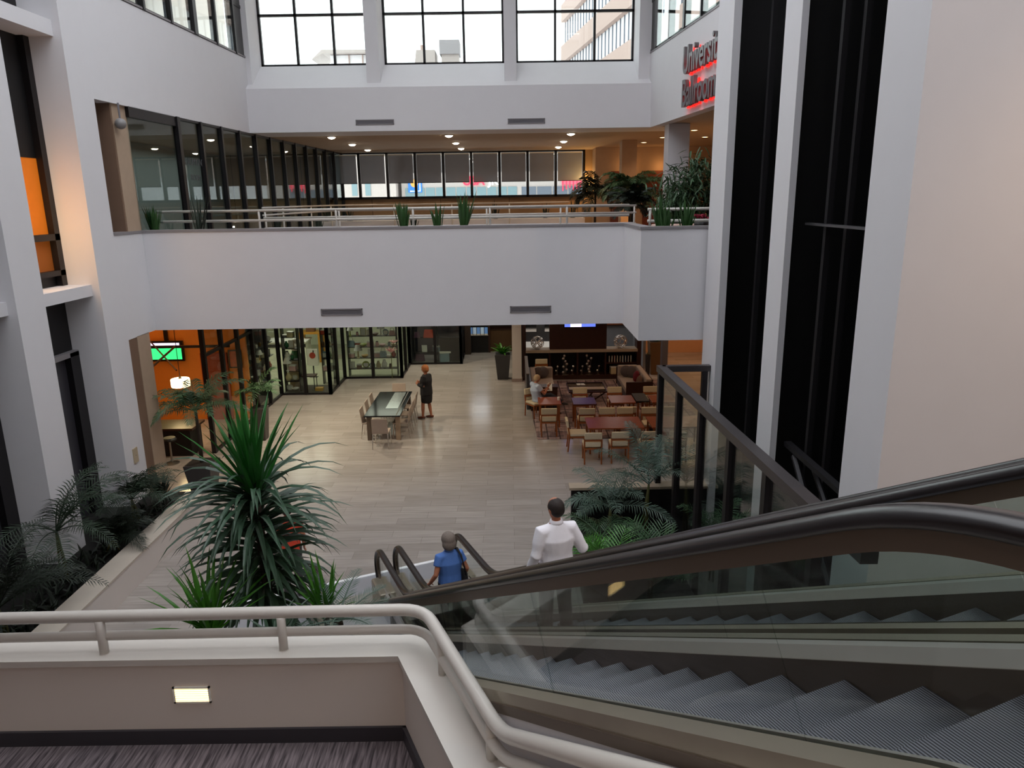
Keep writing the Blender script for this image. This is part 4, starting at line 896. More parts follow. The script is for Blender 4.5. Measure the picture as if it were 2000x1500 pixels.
pipes(t, [(-6.9, 21.2), (-6.75, 28.8), (-2.2, 29.0), (2.3, 29.0)], (6.35, 6.15), .028, [(-6.87, 23), (-6.8, 26), (-6.75, 28.7), (-4.4, 28.9), (-2.2, 29), (0, 29)], 4.95)
O('guard_wall', B().box(-7.3, 2.9, 29.1, 29.9, 4.95, 5.75), WALL, t, world=True)
t = E('lounge_bench', (4.4, 16.8, 4.95), 'pale cushioned bench with chrome edge behind the right balcony planter', 'bench')
O('seat', B().box(-1.2, 1.6, -.3, .3, .78, .95), M('bench_pink', '#d9b5a8', .6), t, bevel=.04); O('edge', B().box(-1.22, 1.62, -.34, -.3, .7, .8), CHROME, t); O('base', B().box(-1.1, 1.5, -.25, .25, 0, .78), BLACKD, t)
# ================================================================== LOBBY ROOMS
ST('wall_lobby_left', B().box(-8.7, -8.0, 15.56, 16.1, 0, 3.76), TAN, 'tan pillar at the bar entrance', base=False)
ST('wall_lobby_recess', B().box(-8.7, -8.01, 15.21, 15.55, 0, 3.76), BROWNP, 'red brown strip between the white pillar and the bar', base=False)
ST('wall_bar', B().box(-13.9, -8.06, 22.0, 22.1, 0, 3.76).box(-13.9, -13.8, 15.3, 22, 0, 3.76).box(-13.9, -9.3, 15.2, 15.3, 0, 3.76), ORANGE, 'orange walls of the bar room', base=False)
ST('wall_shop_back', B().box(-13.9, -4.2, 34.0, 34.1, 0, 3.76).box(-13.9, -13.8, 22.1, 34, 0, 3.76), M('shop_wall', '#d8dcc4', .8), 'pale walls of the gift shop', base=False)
ST('floor_shop', B().prism([(-13.8, 22.1), (-8.1, 22.1), (-8.1, 24.9), (-6.4, 24.9), (-6.4, 27.2), (-4.2, 27.2), (-4.2, 34), (-13.8, 34)], 0, .012), M('shop_floor', '#a9aa92', .35), 'greenish shop floor', base=False)
ST('floor_shop_dark', B().prism([(-8.0, 24.85), (-6.35, 24.85), (-6.35, 26.1), (-8.0, 26.1)], .012, .02), M('mat_dark', '#4a463c', .9), 'dark mat inside the shop entrance', base=False)
def shopfront(pts, ys_or, label, step=1.25, h=3.76, extra=()):
    w = win(label); m = B(); (x0, y0), (x1, y1) = pts; d = Vector((x1-x0, y1-y0, 0)); n = max(1, round(d.length/step)); r = .055
    for i in range(n+1):
        p = Vector((x0, y0, 0))+d*(i/n); m.box(p.x-r, p.x+r, p.y-r, p.y+r, 0, h)
    dn = d.normalized(); pe = Vector((-dn.y, dn.x, 0))*.04
    a, c = Vector((x0, y0, 0)), Vector((x1, y1, 0))
    for z0, z1 in ((0, .07), (2.62, 2.7), (h-.05, h)): m.prism([tuple((a+pe)[:2]), tuple((c+pe)[:2]), tuple((c-pe)[:2]), tuple((a-pe)[:2])], z0, z1)
    O('frame', m, BLACK, w); pe = pe*.1
    O('pane', B().prism([tuple((a+pe)[:2]), tuple((c+pe)[:2]), tuple((c-pe)[:2]), tuple((a-pe)[:2])], .05, h-.03), GLS, w); return w
shopfront(((-8, 18.78), (-8, 24.8)), 0, 'black framed glass wall of the bar and gift shop along the left', 1.25)
shopfront(((-8, 24.8), (-6.3, 24.8)), 0, 'black framed gift shop window facing the lobby, leftmost', .85)
shopfront(((-6.3, 24.8), (-6.3, 27.1)), 0, 'black framed glass return between the first two shop windows', 1.15)
shopfront(((-6.3, 27.1), (-4.15, 27.1)), 0, 'black framed gift shop window in the middle', 1.08)
shopfront(((-4.15, 27.1), (-4.15, 29.4)), 0, 'black framed glass return between the middle and right shop windows', 1.15)
shopfront(((-4.15, 29.4), (-2.05, 29.4)), 0, 'black framed gift shop window at right with dark interior', 1.05)
shopfront(((-2.05, 29.4), (-2.05, 31.4)), 0, 'black framed glass return at the corridor', 1.0)
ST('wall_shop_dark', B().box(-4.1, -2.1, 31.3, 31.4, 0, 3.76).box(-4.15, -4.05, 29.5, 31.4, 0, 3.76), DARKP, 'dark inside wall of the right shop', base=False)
ST('wall_display', B().box(-8.4, -8.34, 22.1, 24.75, 0, 3.76), BLACKD, 'dark display wall inside the shop glass', base=False)
# bar room
t = E('pendant_lamp', (-9.25, 20, 1.55), 'glowing round drum pendant lamp in the orange bar', 'pendant lamp')
O('shade', B().lathe([(.24, 0), (.25, .02), (.25, .2), (.24, .22), (.18, .225)], n=20), M('drum_glow', '#fff0c8', .5, emit=7, ecol='#ffe9b0'), t, smooth=True); O('cord', B().tube([(0, 0, .2), (0, 0, 2.2)], .01, 6), BLACK, t); O('cap', B().lathe([(.05, .22), (.02, .3)], n=10), BRONZE, t)
l = bpy.data.lights.new('pendant_light', 'POINT'); l.energy = 22; l.color = (1, .7, .35); l.shadow_soft_size = .2
o = bpy.data.objects.new('pendant_light', l); o.location = (-9.25, 19.6, 1.5); COL.objects.link(o)
t = E('television', (-10.4, 21.9, 2.3), 'green glowing television screen high in the orange bar', 'television')
O('screen', B().box(-.62, .44, -.06, -.05, -.36, .03), M('tv_green', '#2fd070', .3, emit=1.6, ecol='#33d878'), t); O('banner', B().box(-.62, .4, -.06, -.05, .05, .14), M('tv_white', '#d8d0f0', .3, emit=1.6), t)
O('casing', B().box(-.68, .5, -.05, .02, -.42, .2), BLACK, t); O('bracket', B().box(-.05, .05, -.02, .06, .2, 1.4), BLACK, t)
t = E('ceiling_beam', (-9.5, 19.5, 2.6), 'thin dark beams crossing under the orange bar ceiling', 'beam')
O('beam', B().box(-13.5, -8.06, 20.7, 20.78, 2.5, 2.57), BLACK, t, world=True); O('beam', B().tube([(-8.9, 17.6, 2.55), (-9.6, 20.7, 2.55)], .03, 6), BLACK, t, world=True); O('beam', B().tube([(-8.2, 17.6, 2.55), (-10.8, 21.7, 2.55)], .02, 6), BLACK, t, world=True)
d = win('x'); d.name = 'door_3'; d['label'] = 'deep orange door at the back of the bar'; d['category'] = 'door'
O('panel', B().box(-9.45, -8.65, 21.92, 22.0, 0, 2.1), DORANGE, d); O('handle', B().tube([(-9.38, 21.88, .95), (-9.38, 21.88, 1.2)], .02, 6), STEEL, d)
t = E('wall_plaque', (-10.0, 21.93, 1.15), 'small black and silver plaque on the orange bar wall', 'plaque'); O('plate', B().box(-.17, .17, -.02, 0, -.05, .05), STEEL, t); O('panel', B().box(-.1, .1, -.03, -.02, -.03, .03), BLACK, t)
t = E('bar_counter', (-9.6, 18.9, 0), 'dark bar counter behind the potted palm', 'bar counter')
O('body', B().box(-1.1, 1.1, -.35, .35, 0, .72), BLACKD, t); O('top', B().box(-1.2, 1.2, -.42, .42, .72, .78), WOODD, t, bevel=.01)
for k in range(3):
    t2 = E('bar_stool', (-10.3+.75*k, 18.0, 0), 'dark bar stool in front of the bar counter, '+['left', 'middle', 'right'][k]+' of three', 'stool', group='bar stools')
    O('seat', B().lathe([(.01, .62), (.17, .62), (.18, .66), (.15, .7), (.01, .7)], n=14), BLACKD, t2); O('post', B().lathe([(.18, 0), (.18, .02), (.025, .04), (.025, .62)], n=12), STEEL, t2)
pics = [(-9.2, 1.7), (-8.75, 1.3), (-8.4, 1.9)]
for i, (x, z) in enumerate(pics):
    t = E('framed_picture', (x-.9*i*0, 21.97 if i else 21.97, z), 'framed abstract picture on the orange bar wall behind glass, '+['left', 'middle', 'right'][i], 'picture') if i == 2 else None
    if t: O('frame', B().box(-.2, .2, -.03, 0, -.28, .28), BLACK, t); O('artwork', B().box(-.16, .16, -.035, -.03, -.24, .24), M('art_red', '#c06848', .6, var=.5, scale=9), t)
# shelving units and goods
PAL = ['#e9e6dc', '#d8c9a0', '#b8402c', '#2f6e4a', '#c99a2c', '#8fa9b8', '#e6b8b8', '#6a4a30', '#4a5f8a', '#f2f2ee', '#a7b84a', '#5a3a52']
PM_ = [M('goods_%s' % n, c, .4, var=.15) for n, c in zip(('white', 'cream', 'red', 'green', 'gold', 'blue', 'pink', 'brown', 'navy', 'ivory', 'lime', 'plum'), PAL)]
PN_ = ['white', 'cream', 'red', 'green', 'golden', 'pale blue', 'pink', 'brown', 'navy', 'ivory', 'lime green', 'plum']
def good(kind, loc, mi, where, sc=1.0, grp='gift shop goods'):
    nm = {'vase': 'vase', 'plate': 'display_plate', 'box': 'gift_box', 'bowl': 'bowl', 'bag': 'handbag', 'book': 'book', 'jar': 'jar', 'lamp': 'table_lamp', 'frame': 'photo_frame'}[kind]
    t = E(nm, loc, '%s %s %s' % (PN_[mi], nm.replace('_', ' ').replace('display ', '').replace('gift ', '').replace('photo ', ''), where), nm.replace('_', ' '), random.uniform(-.3, .3), grp); m = PM_[mi]; s = sc
    if kind == 'vase': O('body', B().lathe([(.04*s, 0), (.08*s, .06*s), (.09*s, .13*s), (.04*s, .22*s), (.045*s, .26*s)], n=12), m, t, smooth=True); O('foot', B().lathe([(.045*s, 0), (.045*s, .012*s)], n=12), BRONZE, t)
    elif kind == 'plate': O('dish', B().tube([(0, 0, .13*s), (0, .02*s, .132*s)], .13*s, 16), m, t); O('rim', B().tube([(0, -.006, .13*s), (0, -.003, .13*s)], .09*s, 16), WHITE, t); O('stand', B().box(-.05*s, .05*s, -.02, .06*s, 0, .02*s), BRONZE, t)
    elif kind == 'box': O('body', B().box(-.09*s, .09*s, -.07*s, .07*s, 0, .14*s), m, t, bevel=.005); O('lid', B().box(-.095*s, .095*s, -.075*s, .075*s, .14*s, .17*s), WHITE, t)
    elif kind == 'bowl': O('body', B().lathe([(.04*s, 0), (.06*s, .01), (.12*s, .07*s), (.13*s, .09*s), (.115*s, .085*s), (.05*s, .03*s)], n=14), m, t, smooth=True); O('foot', B().lathe([(.05*s, 0), (.05*s, .012)], n=12), BRONZE, t)
    elif kind == 'bag': O('body', B().hexa([(-.13*s, -.05*s, 0), (.13*s, -.05*s, 0), (.13*s, .05*s, 0), (-.13*s, .05*s, 0), (-.1*s, -.02*s, .2*s), (.1*s, -.02*s, .2*s), (.1*s, .02*s, .2*s), (-.1*s, .02*s, .2*s)]), m, t, bevel=.015); O('strap', B().tube([(-.07*s, 0, .19*s), (-.05*s, 0, .3*s), (.05*s, 0, .3*s), (.07*s, 0, .19*s)], .008, 6), BRONZE, t)
    elif kind == 'book': O('cover', B().box(-.015*s, .015*s, -.08*s, .08*s, 0, .24*s), m, t); O('pages', B().box(-.011*s, .011*s, -.083*s, .07*s, .008, .235*s), WHITE, t)
    elif kind == 'jar': O('body', B().lathe([(.05*s, 0), (.055*s, .02*s), (.055*s, .13*s), (.035*s, .15*s)], n=12), m, t, smooth=True); O('lid', B().lathe([(.04*s, .15*s), (.04*s, .175*s)], n=12), BRONZE, t)
    elif kind == 'lamp': O('shade', B().lathe([(.14*s, .24*s), (.07*s, .42*s)], n=14, cap=True), WHITE, t); O('base', B().lathe([(.06*s, 0), (.03*s, .03*s), (.02*s, .25*s)], n=10), m, t)
    elif kind == 'frame': O('frame', B().box(-.1*s, .1*s, -.01, .01, 0, .26*s), m, t); O('picture', B().box(-.08*s, .08*s, -.014, -.01, .02*s, .24*s), WHITE, t)
    return t
def rack(x0, x1, y, levels, label, d=.3, mt=None):
    t = E('display_shelf', ((x0+x1)/2, y, 0), label, 'shelf'); mt = mt or BLACK
    for z in levels: O('shelf_board', B().box(x0, x1, y-d/2, y+d/2, z-.02, z), mt, t, world=True)
    for x in (x0, x1): O('upright', B().box(x-.015, x+.015, y-d/2, y+d/2, 0, levels[-1]+.4), mt, t, world=True)
    return t
random.seed(300)
kinds = ['vase', 'plate', 'box', 'bowl', 'jar', 'frame', 'lamp', 'bag']
def fill(x0, x1, y, levels, where, gap, pal, ks=kinds, sc=1.1, grp='gift shop goods'):
    for li, z in enumerate(levels):
        x = x0+.12; k = 0
        while x < x1-.08:
            good(random.choice(ks), (x, y+random.uniform(-.04, .04), z), random.choice(pal), where+', %s shelf up, %s from left' % (ordn[li], ordn[min(k, 8)]), sc*random.uniform(.8, 1.15), grp); x += gap*random.uniform(.8, 1.2); k += 1
GW = [0, 1, 9, 3, 4, 6, 7, 2, 5, 10]
rack(-6.2, -4.35, 27.55, (.3, .72, 1.14, 1.56, 1.98, 2.4), 'glass like display shelves inside the middle shop window'); fill(-6.2, -4.35, 27.5, (.3, .72, 1.14, 1.56, 1.98), 'in the middle shop window', .23, GW, grp='goods in the middle shop window')
rack(-6.9, -6.5, 26.4, (.5, .95, 1.4, 1.85), 'narrow shelves behind the glass return'); fill(-6.95, -6.45, 26.35, (.5, .95, 1.4, 1.85), 'behind the glass return', .22, GW, grp='goods behind the glass return')
rack(-7.98, -7.45, 25.35, (.38, .75, 1.15, 1.55, 1.95), 'black framed stand inside the leftmost shop window'); fill(-7.98, -7.45, 25.3, (.02, .38, .75, 1.15, 1.55, 1.95), 'in the leftmost shop window', .19, [0, 9, 6, 3, 7, 1], grp='goods in the leftmost shop window')
rack(-4.0, -3.05, 30.0, (.4, 1.0, 1.6, 2.2), 'dark shelves in the right shop window'); 
for x, z, mi, k, sc in ((-3.75, 1.6, 3, 'bag', 1.5), (-3.4, 1.0, 2, 'bag', 1.7), (-3.1, .4, 5, 'box', 1.5), (-2.75, .0, 5, 'box', 2.6), (-2.3, .0, 2, 'bag', 2.1), (-3.3, 2.2, 8, 'box', 1.4), (-2.6, 1.75, 6, 'bag', 1.6), (-3.9, 1.0, 11, 'bag', 1.2), (-3.6, .4, 9, 'frame', 1.1), (-3.8, 0.02, 11, 'bag', 1.6)):
    good(k, (x, 29.95, z if x < -3 or z == 0 else z), mi, 'in the dark right shop window, %s' % ('on the floor' if z < .1 else 'low' if z < .7 else 'at mid height' if z < 1.3 else 'high up'), sc, 'bags in the right shop window')
O('plinth', B().box(-2.95, -2.12, 29.8, 30.15, .0, 1.0), BLACKD, None).name = 'display_plinth'; tag(bpy.data.objects['display_plinth'], 'dark plinth at the right of the dark shop window', 'plinth')
# left glass goods along the dark display wall
tt = E('display_shelf', (-8.25, 23.4, 0), 'dark shelves of small goods along the left shop glass', 'shelf')
for z in (.6, 1.05, 1.5, 1.95): O('shelf_board', B().box(-8.34, -8.1, 22.2, 24.6, z-.02, z), BLACK, tt, world=True)
for z in (.6, 1.05, 1.5, 1.95):
    y = 22.4; kk = 0
    while y < 24.5: good(random.choice(kinds), (-8.21, y, z), random.choice([7, 1, 4, 0, 5, 2]), 'along the left shop glass, %s shelf up, %s from the near end' % (ordn[int((z-.5)/.45)], ordn[kk]), .85, 'goods along the left shop glass'); y += random.uniform(.32, .5); kk += 1
# big shop pieces in the leftmost window
t = E('shop_counter', (-9.4, 30.0, 0), 'white shop counter with dark stripe inside the gift shop', 'counter')
O('body', B().box(-1.0, 1.0, -.4, .4, 0, .95), M('counter_white', '#dcdcc8', .6), t); O('stripe', B().box(-1.0, 1.0, -.42, -.4, .75, .88), BLACK, t); O('top', B().box(-1.05, 1.05, -.45, .45, .95, 1.0), WHITE, t)
t = E('wooden_desk', (-8.35, 30.4, 0), 'golden wooden desk inside the gift shop', 'desk'); DW = M('desk_gold', '#b8822e', .4)
O('top', B().box(-.45, .45, -.4, .4, 1.2, 1.26), DW, t)
for x in (-.4, .4):
    for y in (-.35, .35): O('leg', B().box(x-.04, x+.04, y-.04, y+.04, 0, 1.2), DW, t)
good('box', (-8.35, 30.4, 1.26), 7, 'on the golden desk in the gift shop', 2, 'boxes on the golden desk')
t = E('standing_poster', (-7.55, 27.4, 0), 'white poster with a red shape on a stand inside the leftmost shop window', 'poster')
O('panel', B().box(-.2, .2, -.01, .01, .45, 1.1), WHITE, t); O('red_shape', B().tube([(0, -.016, .85), (0, -.01, .85)], .12, 14), PM_[2], t); O('stem_mark', B().box(.02, .06, -.016, -.01, .96, 1.05), BLACK, t); O('stand', B().box(-.02, .02, 0, .04, 0, .5), BLACK, t); O('foot', B().box(-.15, .15, -.1, .1, 0, .02), BLACK, t)
t = E('low_table', (-7.25, 25.6, 0), 'small dark table with thin legs inside the leftmost shop window', 'table')
O('tabletop', B().box(-.27, .27, -.2, .2, .48, .52), WOODD, t)
for x in (-.23, .23):
    for y in (-.17, .17): O('leg', B().box(x-.012, x+.012, y-.012, y+.012, 0, .48), BLACK, t)
o = O('wet_floor_box', B().box(-6.95, -6.68, 25.2, 25.4, 0, .13), PM_[4], None, bevel=.01); tag(o, 'yellow box on the floor inside the leftmost shop window', 'box')
t = E('white_bear', (-7.75, 26.0, 1.0), 'white stuffed figure with a green skirt in the leftmost shop window', 'toy')
O('body', B().lathe([(.1, .3), (.16, .38), (.15, .52), (.06, .62)], n=14).sph((0, 0, .7), .1, 12, 8).sph((-.15, 0, .5), .06, 8, 6).sph((.15, 0, .5), .06, 8, 6), PM_[0], t, smooth=True); O('skirt', B().lathe([(.24, 0), (.13, .34), (.1, .36)], n=14), PM_[3], t)
t2 = E('display_plinth', (-7.75, 26.0, 0), 'pale plinth under the white stuffed figure', 'plinth'); O('body', B().box(-.25, .25, -.2, .2, 0, .98), M('plinth_pale', '#b9b49a', .6), t2); O('top', B().box(-.27, .27, -.22, .22, .98, 1.0), WHITE, t2)
t = E('pink_flower', (-4.5, 27.0, .9), 'large pale pink paper flower in the middle shop window', 'flower'); b = B()
for i in range(9): leaf_strip(b, (0, 0, .1), i*.7, .6+.3*(i % 2), .3, .12, .5, 4)
for i in range(7): leaf_strip(b, (.12, 0, .45), i*.9, .6, .24, .1, .5, 4)
O('petals', b, PM_[6], t); O('stem', B().tube([(0, 0, -.9), (0, 0, .1), (.12, 0, .45)], .012, 6), STEM, t)
# corridor at the back
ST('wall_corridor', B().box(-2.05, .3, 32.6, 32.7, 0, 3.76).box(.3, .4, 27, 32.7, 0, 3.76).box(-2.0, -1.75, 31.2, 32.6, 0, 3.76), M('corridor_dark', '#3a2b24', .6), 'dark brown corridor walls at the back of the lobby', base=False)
ST('wall_lobby_column', B().box(.02, .36, 26.2, 26.6, 0, 3.76), WALLW, 'pale column between the corridor and the lounge')
ST('baseboard_column', B().box(.0, .38, 26.18, 26.62, 0, .12), M('base_pinkgrey', '#a08d86', .6), 'darker base of the pale lobby column')
t = E('brochure_rack', (-1.42, 31.6, 0), 'dark rack of lit blue brochures in the corridor', 'rack')
O('cabinet', B().box(-.42, .42, 0, .3, 0, 2.6), BLACKD, t); O('side_panel', B().box(-.5, -.42, -.02, .3, 0, 2.6), WOODD, t); O('side_panel', B().box(.42, .5, -.02, .3, 0, 2.6), WOODD, t)
for z in (.78, 1.28, 1.78): O('shelf', B().box(-.42, .42, -.08, 0, z-.02, z), STEEL, t)
BR = [M('brochure_blue', '#5f86b8', .5, emit=.35, var=.4, scale=18), M('brochure_light', '#a9bccb', .5, emit=.35, var=.3, scale=18)]
for r_, z in enumerate((.78, 1.28, 1.78)):
    for i in range(5):
        tb = E('brochure', (-1.42-.33+.165*i, 31.57, z), 'blue and white brochure in the corridor rack, %s row, %s from left' % (['lowest', 'middle', 'top'][r_], ordn[i]), 'brochure', group='brochures in the corridor rack')
        O('cover', B().box(-.07, .07, -.012, 0, 0, .34), BR[(i+r_) % 2], tb); O('title_band', B().box(-.07, .07, -.015, -.012, .0, .06), WHITE, tb)
area('rack_light', (-1.42, 31.2, 2.6), .8, .2, 6, (.9, .95, 1), (R(-30), 0, 0))
t = E('corridor_cabinet', (-.35, 32.1, 0), 'brown cabinet at the dark end of the corridor behind the potted plant', 'cabinet')
O('body', B().box(-.6, .6, -.25, .45, 0, .95), M('cab_brown', '#5a3f22', .5), t); O('worktop', B().box(-.62, .62, -.28, .45, .95, .99), WOODD, t); O('shelf', B().box(-.6, .6, .2, .45, 1.6, 1.63), STEEL, t)
# kitchen and hall behind the bookcase
ST('wall_kitchen', B().box(.4, 5.2, 30.5, 30.6, 0, 3.76).box(5.1, 5.2, 28, 30.5, 0, 3.76), M('kitchen_wall', '#7e7f82', .5), 'grey kitchen wall seen through the bookcase', base=False)
t = E('kitchen_counter', (1.1, 29.3, 0), 'bright white counter seen through the left opening of the bookcase', 'counter')
O('body', B().box(-.6, 1.2, -.6, .5, 0, .72), BLACKD, t); O('worktop', B().box(-.6, 1.2, -1.3, .5, .72, .8), WHITE, t)
t = E('kitchen_hood', (1.1, 30.2, 1.3), 'steel hood and shelves behind the white counter', 'hood'); O('hood', B().box(-.6, .9, -.3, .25, .35, .5), STEEL, t); O('panel', B().box(-.6, -.05, .2, .25, -.2, .35), CHROME, t); O('panel', B().box(.3, .9, .2, .25, -.2, .35), CHROME, t)
ST('wall_hall', B().box(5.2, 13.9, 31.0, 31.1, 0, 3.76).box(9.5, 9.6, 14.4, 31, 0, 3.76), M('peach_wall', '#d9a57c', .7), 'peach walls of the hall at the right of the lounge', base=False)
ST('wall_hall_column', B().box(5.3, 5.5, 25.4, 25.7, 0, 3.76), GREY, 'thin grey column at the right of the lounge')
ST('wall_hall_pier', B().box(8.0, 8.5, 28.8, 29.3, 0, 3.76), BROWNP, 'brown pier in the peach hall')
t = E('framed_picture', (4.3, 30.45, 1.6), 'brown panel seen through the right opening of the bookcase', 'picture'); O('frame', B().box(-.4, .4, -.04, 0, -.3, .4), WOODD, t); O('panel', B().box(-.35, .35, -.05, -.04, -.25, .35), M('rust', '#8a4a22', .6), t)
# ================================================================== LOUNGE
RUG = bricks('rug_pattern', '#a88f8b', '#7e6868', '#453538', .9, .34, .02, .95, .35, R(90))
nt = RUG.node_tree; N = nt.nodes; L = nt.links; b_ = N['Principled BSDF']; src = b_.inputs['Base Color'].links[0].from_socket
tc = N.new('ShaderNodeTexCoord'); br = N.new('ShaderNodeTexBrick'); br.inputs['Scale'].default_value = 1; br.inputs['Brick Width'].default_value = .34; br.inputs['Row Height'].default_value = .2; br.inputs['Mortar Size'].default_value = .06
br.inputs['Color1'].default_value = (1, 1, 1, 1); br.inputs['Color2'].default_value = (.1, .1, .1, 1); br.inputs['Mortar'].default_value = (.5, .5, .5, 1); L.new(tc.outputs['Object'], br.inputs['Vector'])
mp = N.new('ShaderNodeMix'); mp.data_type = 'RGBA'; mp.blend_type = 'OVERLAY'; mp.inputs[0].default_value = .8; L.new(src, mp.inputs[6]); L.new(br.outputs['Color'], mp.inputs[7]); L.new(mp.outputs[2], b_.inputs['Base Color'])
t = O('rug', B().prism([(.69, 19.5), (5.6, 19.5), (5.6, 26.2), (.45, 26.2)], 0, .012), RUG); tag(t, 'patterned mauve rug with dark stripes and dashes under the lounge furniture', 'rug')
def lchair_parts(t):
    for sx in (-1, 1):
        O('leg', B().tube([(sx*.21, -.2, 0), (sx*.215, -.19, .42)], .02, 8), WOODO, t); O('leg', B().tube([(sx*.21, .27, 0), (sx*.215, .23, .42), (sx*.215, .27, .66)], .02, 8), WOODO, t)
    O('seat_frame', B().box(-.23, .23, -.22, .25, .38, .42), WOODO, t); O('seat', B().box(-.23, .23, -.23, .22, .42, .49), CREAM, t, bevel=.02)
    O('backrest', B().hexa([(-.22, .24, .66), (.22, .24, .66), (.22, .3, .66), (-.22, .3, .66), (-.22, .26, .84), (.22, .26, .84), (.22, .33, .84), (-.22, .33, .84)]), CREAM, t, bevel=.02)
    O('lower_back', B().box(-.19, .19, .23, .27, .46, .58), CREAM, t, bevel=.01); O('back_rail', B().box(-.225, .225, .235, .275, .6, .65), WOODO, t)
def table(x0, x1, y0, y1, label, mt=WOOD):
    t = E('lounge_table', ((x0+x1)/2, (y0+y1)/2, .012), label, 'table', group='lounge tables'); a, c = (x1-x0)/2, (y1-y0)/2
    O('tabletop', B().box(-a, a, -c, c, .68, .72), mt, t, bevel=.006)
    for sx in (-1, 1):
        for sy in (-1, 1): O('leg', B().box(sx*(a-.06)-.022, sx*(a-.06)+.022, sy*(c-.06)-.022, sy*(c-.06)+.022, 0, .68), WOODO, t)
table(.76, 1.42, 20.5, 21.3, 'square wooden table in front of the seated man'); table(1.76, 2.44, 20.45, 21.2, 'dark reddish wooden table, second from the left in the near row', M('table_purple', '#4a1f1c', .35, var=.2)); table(2.86, 3.58, 20.55, 21.38, 'square wooden table, third from the left in the near row'); table(4.05, 4.75, 20.55, 21.35, 'orange toned wooden table, fourth from the left by the glass screen')
table(1.95, 3.4, 18.15, 19.15, 'long wooden table nearest the palms, left'); table(3.6, 5.0, 18.15, 19.15, 'long wooden table nearest the palms, right behind the screen posts')
table(3.62, 4.0, 20.7, 21.6, 'low black table between the third and fourth lounge tables', BLACKD)
first = E('lounge_chair', (1.02, 19.95, .012), 'cream and wood chair with its back to the viewer at the seated man\'s table', 'chair', math.pi, 'lounge chairs'); lchair_parts(first)
for x, y, rz, lb in ((2.07, 19.9, math.pi, 'chair at the near side of the dark reddish table'), (3.22, 20.0, math.pi, 'chair at the near side of the third table'), (4.3, 19.95, math.pi, 'chair at the near side of the orange toned table'),
    (2.08, 21.6, 0, 'chair at the far side of the dark reddish table'), (3.15, 21.65, 0, 'chair at the far side of the third table'), (4.25, 21.65, 0, 'chair at the far side of the orange toned table'),
    (1.72, 18.62, math.pi/2, 'chair at the left end of the long near table'), (2.62, 19.35, 0, 'chair at the far side of the long near table, left'), (3.12, 19.35, 0, 'chair at the far side of the long near table, right'), (3.8, 19.35, 0, 'chair at the far side of the second long table'),
    (2.68, 17.75, math.pi, 'chair at the near side of the long near table behind palm fronds'), (3.42, 17.75, math.pi, 'chair at the near side between the two long tables behind palm fronds'), (4.12, 17.75, math.pi, 'chair at the near side of the second long table behind the glass'), (2.0, 17.7, math.pi, 'chair at the near left corner of the long near table'), (1.08, 25.85, 0, 'chair against the bookcase behind the left sofa')):
    # local backrest is at +y ; rotate so that it faces the table
    r = {math.pi: math.pi, 0: 0, math.pi/2: math.pi/2}[rz]
    dup(first, (x, y, .012), r, 'cream and wood '+lb)
dup(first, (.72, 21.72, .012), R(35), 'cream and wood chair under the seated man')
def sofa(x0, x1, y0, y1, side, label, cush):
    t = E('sofa', ((x0+x1)/2, (y0+y1)/2, .012), label, 'sofa', group='facing lounge sofas'); a, c = (x1-x0)/2, (y1-y0)/2; s = side
    O('shell', B().box(-a-.03, a+.03, -c-.05, -c, .12, .72).box(-a-.03, a+.03, c, c+.05, .12, .72).box(s*a-.03*(s < 0), s*a+.03*(s > 0), -c, c, .12, .78) if s > 0 else B().box(-a-.03, a+.03, -c-.05, -c, .12, .72).box(-a-.03, a+.03, c, c+.05, .12, .72).box(-a-.05, -a, -c, c, .12, .78), WOODD, t)
    O('seat_base', B().box(-a, a, -c, c, .12, .28), GREYF, t); O('seat_cushion', B().box(-a if s > 0 else -a+.15, a-.15 if s > 0 else a, -c, c, .28, .44), SOFA, t, bevel=.03)
    O('backrest', B().box(a-.18 if s > 0 else -a, a if s > 0 else -a+.18, -c, c, .4, .8), SOFA, t, bevel=.04); O('arm', B().box(-a, a, c-.16, c, .4, .8), SOFA, t, bevel=.04)
    O('arm', B().box(-a, a, -c, -c+.1, .4, .7), SOFA, t, bevel=.03)
    for sx in (-1, 1):
        for sy in (-1, 1): O('leg', B().box(sx*(a-.08)-.025, sx*(a-.08)+.025, sy*(c-.1)-.025, sy*(c-.1)+.025, 0, .13), WOODD, t)
    return t
sofa(3.7, 4.5, 23.0, 25.2, 1, 'beige sofa in a dark wood shell on the right of the lounge, facing left', 0); sofa(.62, 1.42, 22.85, 25.1, -1, 'beige sofa in a dark wood shell on the left of the lounge, facing right', 0)
t = E('privacy_panel', (.5, 23.9, 0), 'tall dark panel standing behind the left sofa', 'panel'); O('panel', B().box(-.04, .04, -1.4, 1.25, 0, 1.15), DARKP, t); O('edge', B().box(-.05, .05, -1.42, 1.27, 1.15, 1.18), BRONZE, t)
t = E('side_cabinet', (1.0, 22.5, .012), 'dark low cabinet at the near end of the left sofa', 'cabinet'); O('body', B().box(-.42, .42, -.18, .18, 0, .74), WOODD, t); O('top', B().box(-.44, .44, -.2, .2, .74, .77), WOODD, t)
def cushion(x, y, z, rz, m, lb):
    o = O('cushion', B().sph((0, 0, 0), .2, 14, 10, (1, .38, 1)), m, smooth=True, base=False); o.location = (x, y, z); o.rotation_euler = (R(-12), 0, rz); tag(o, lb, 'cushion', 'sofa cushions')
cushion(3.95, 24.85, .66, 0, GREYF, 'grey cushion at the far arm of the right sofa, left'); cushion(4.12, 24.75, .66, R(-35), GREYF, 'grey cushion at the far corner of the right sofa'); cushion(4.2, 24.2, .62, R(-75), REDF, 'dark red cushion on the right sofa'); cushion(4.2, 23.6, .6, R(-80), M('tan_cushion', '#6e5140', .9), 'brown cushion on the right sofa near its front arm')
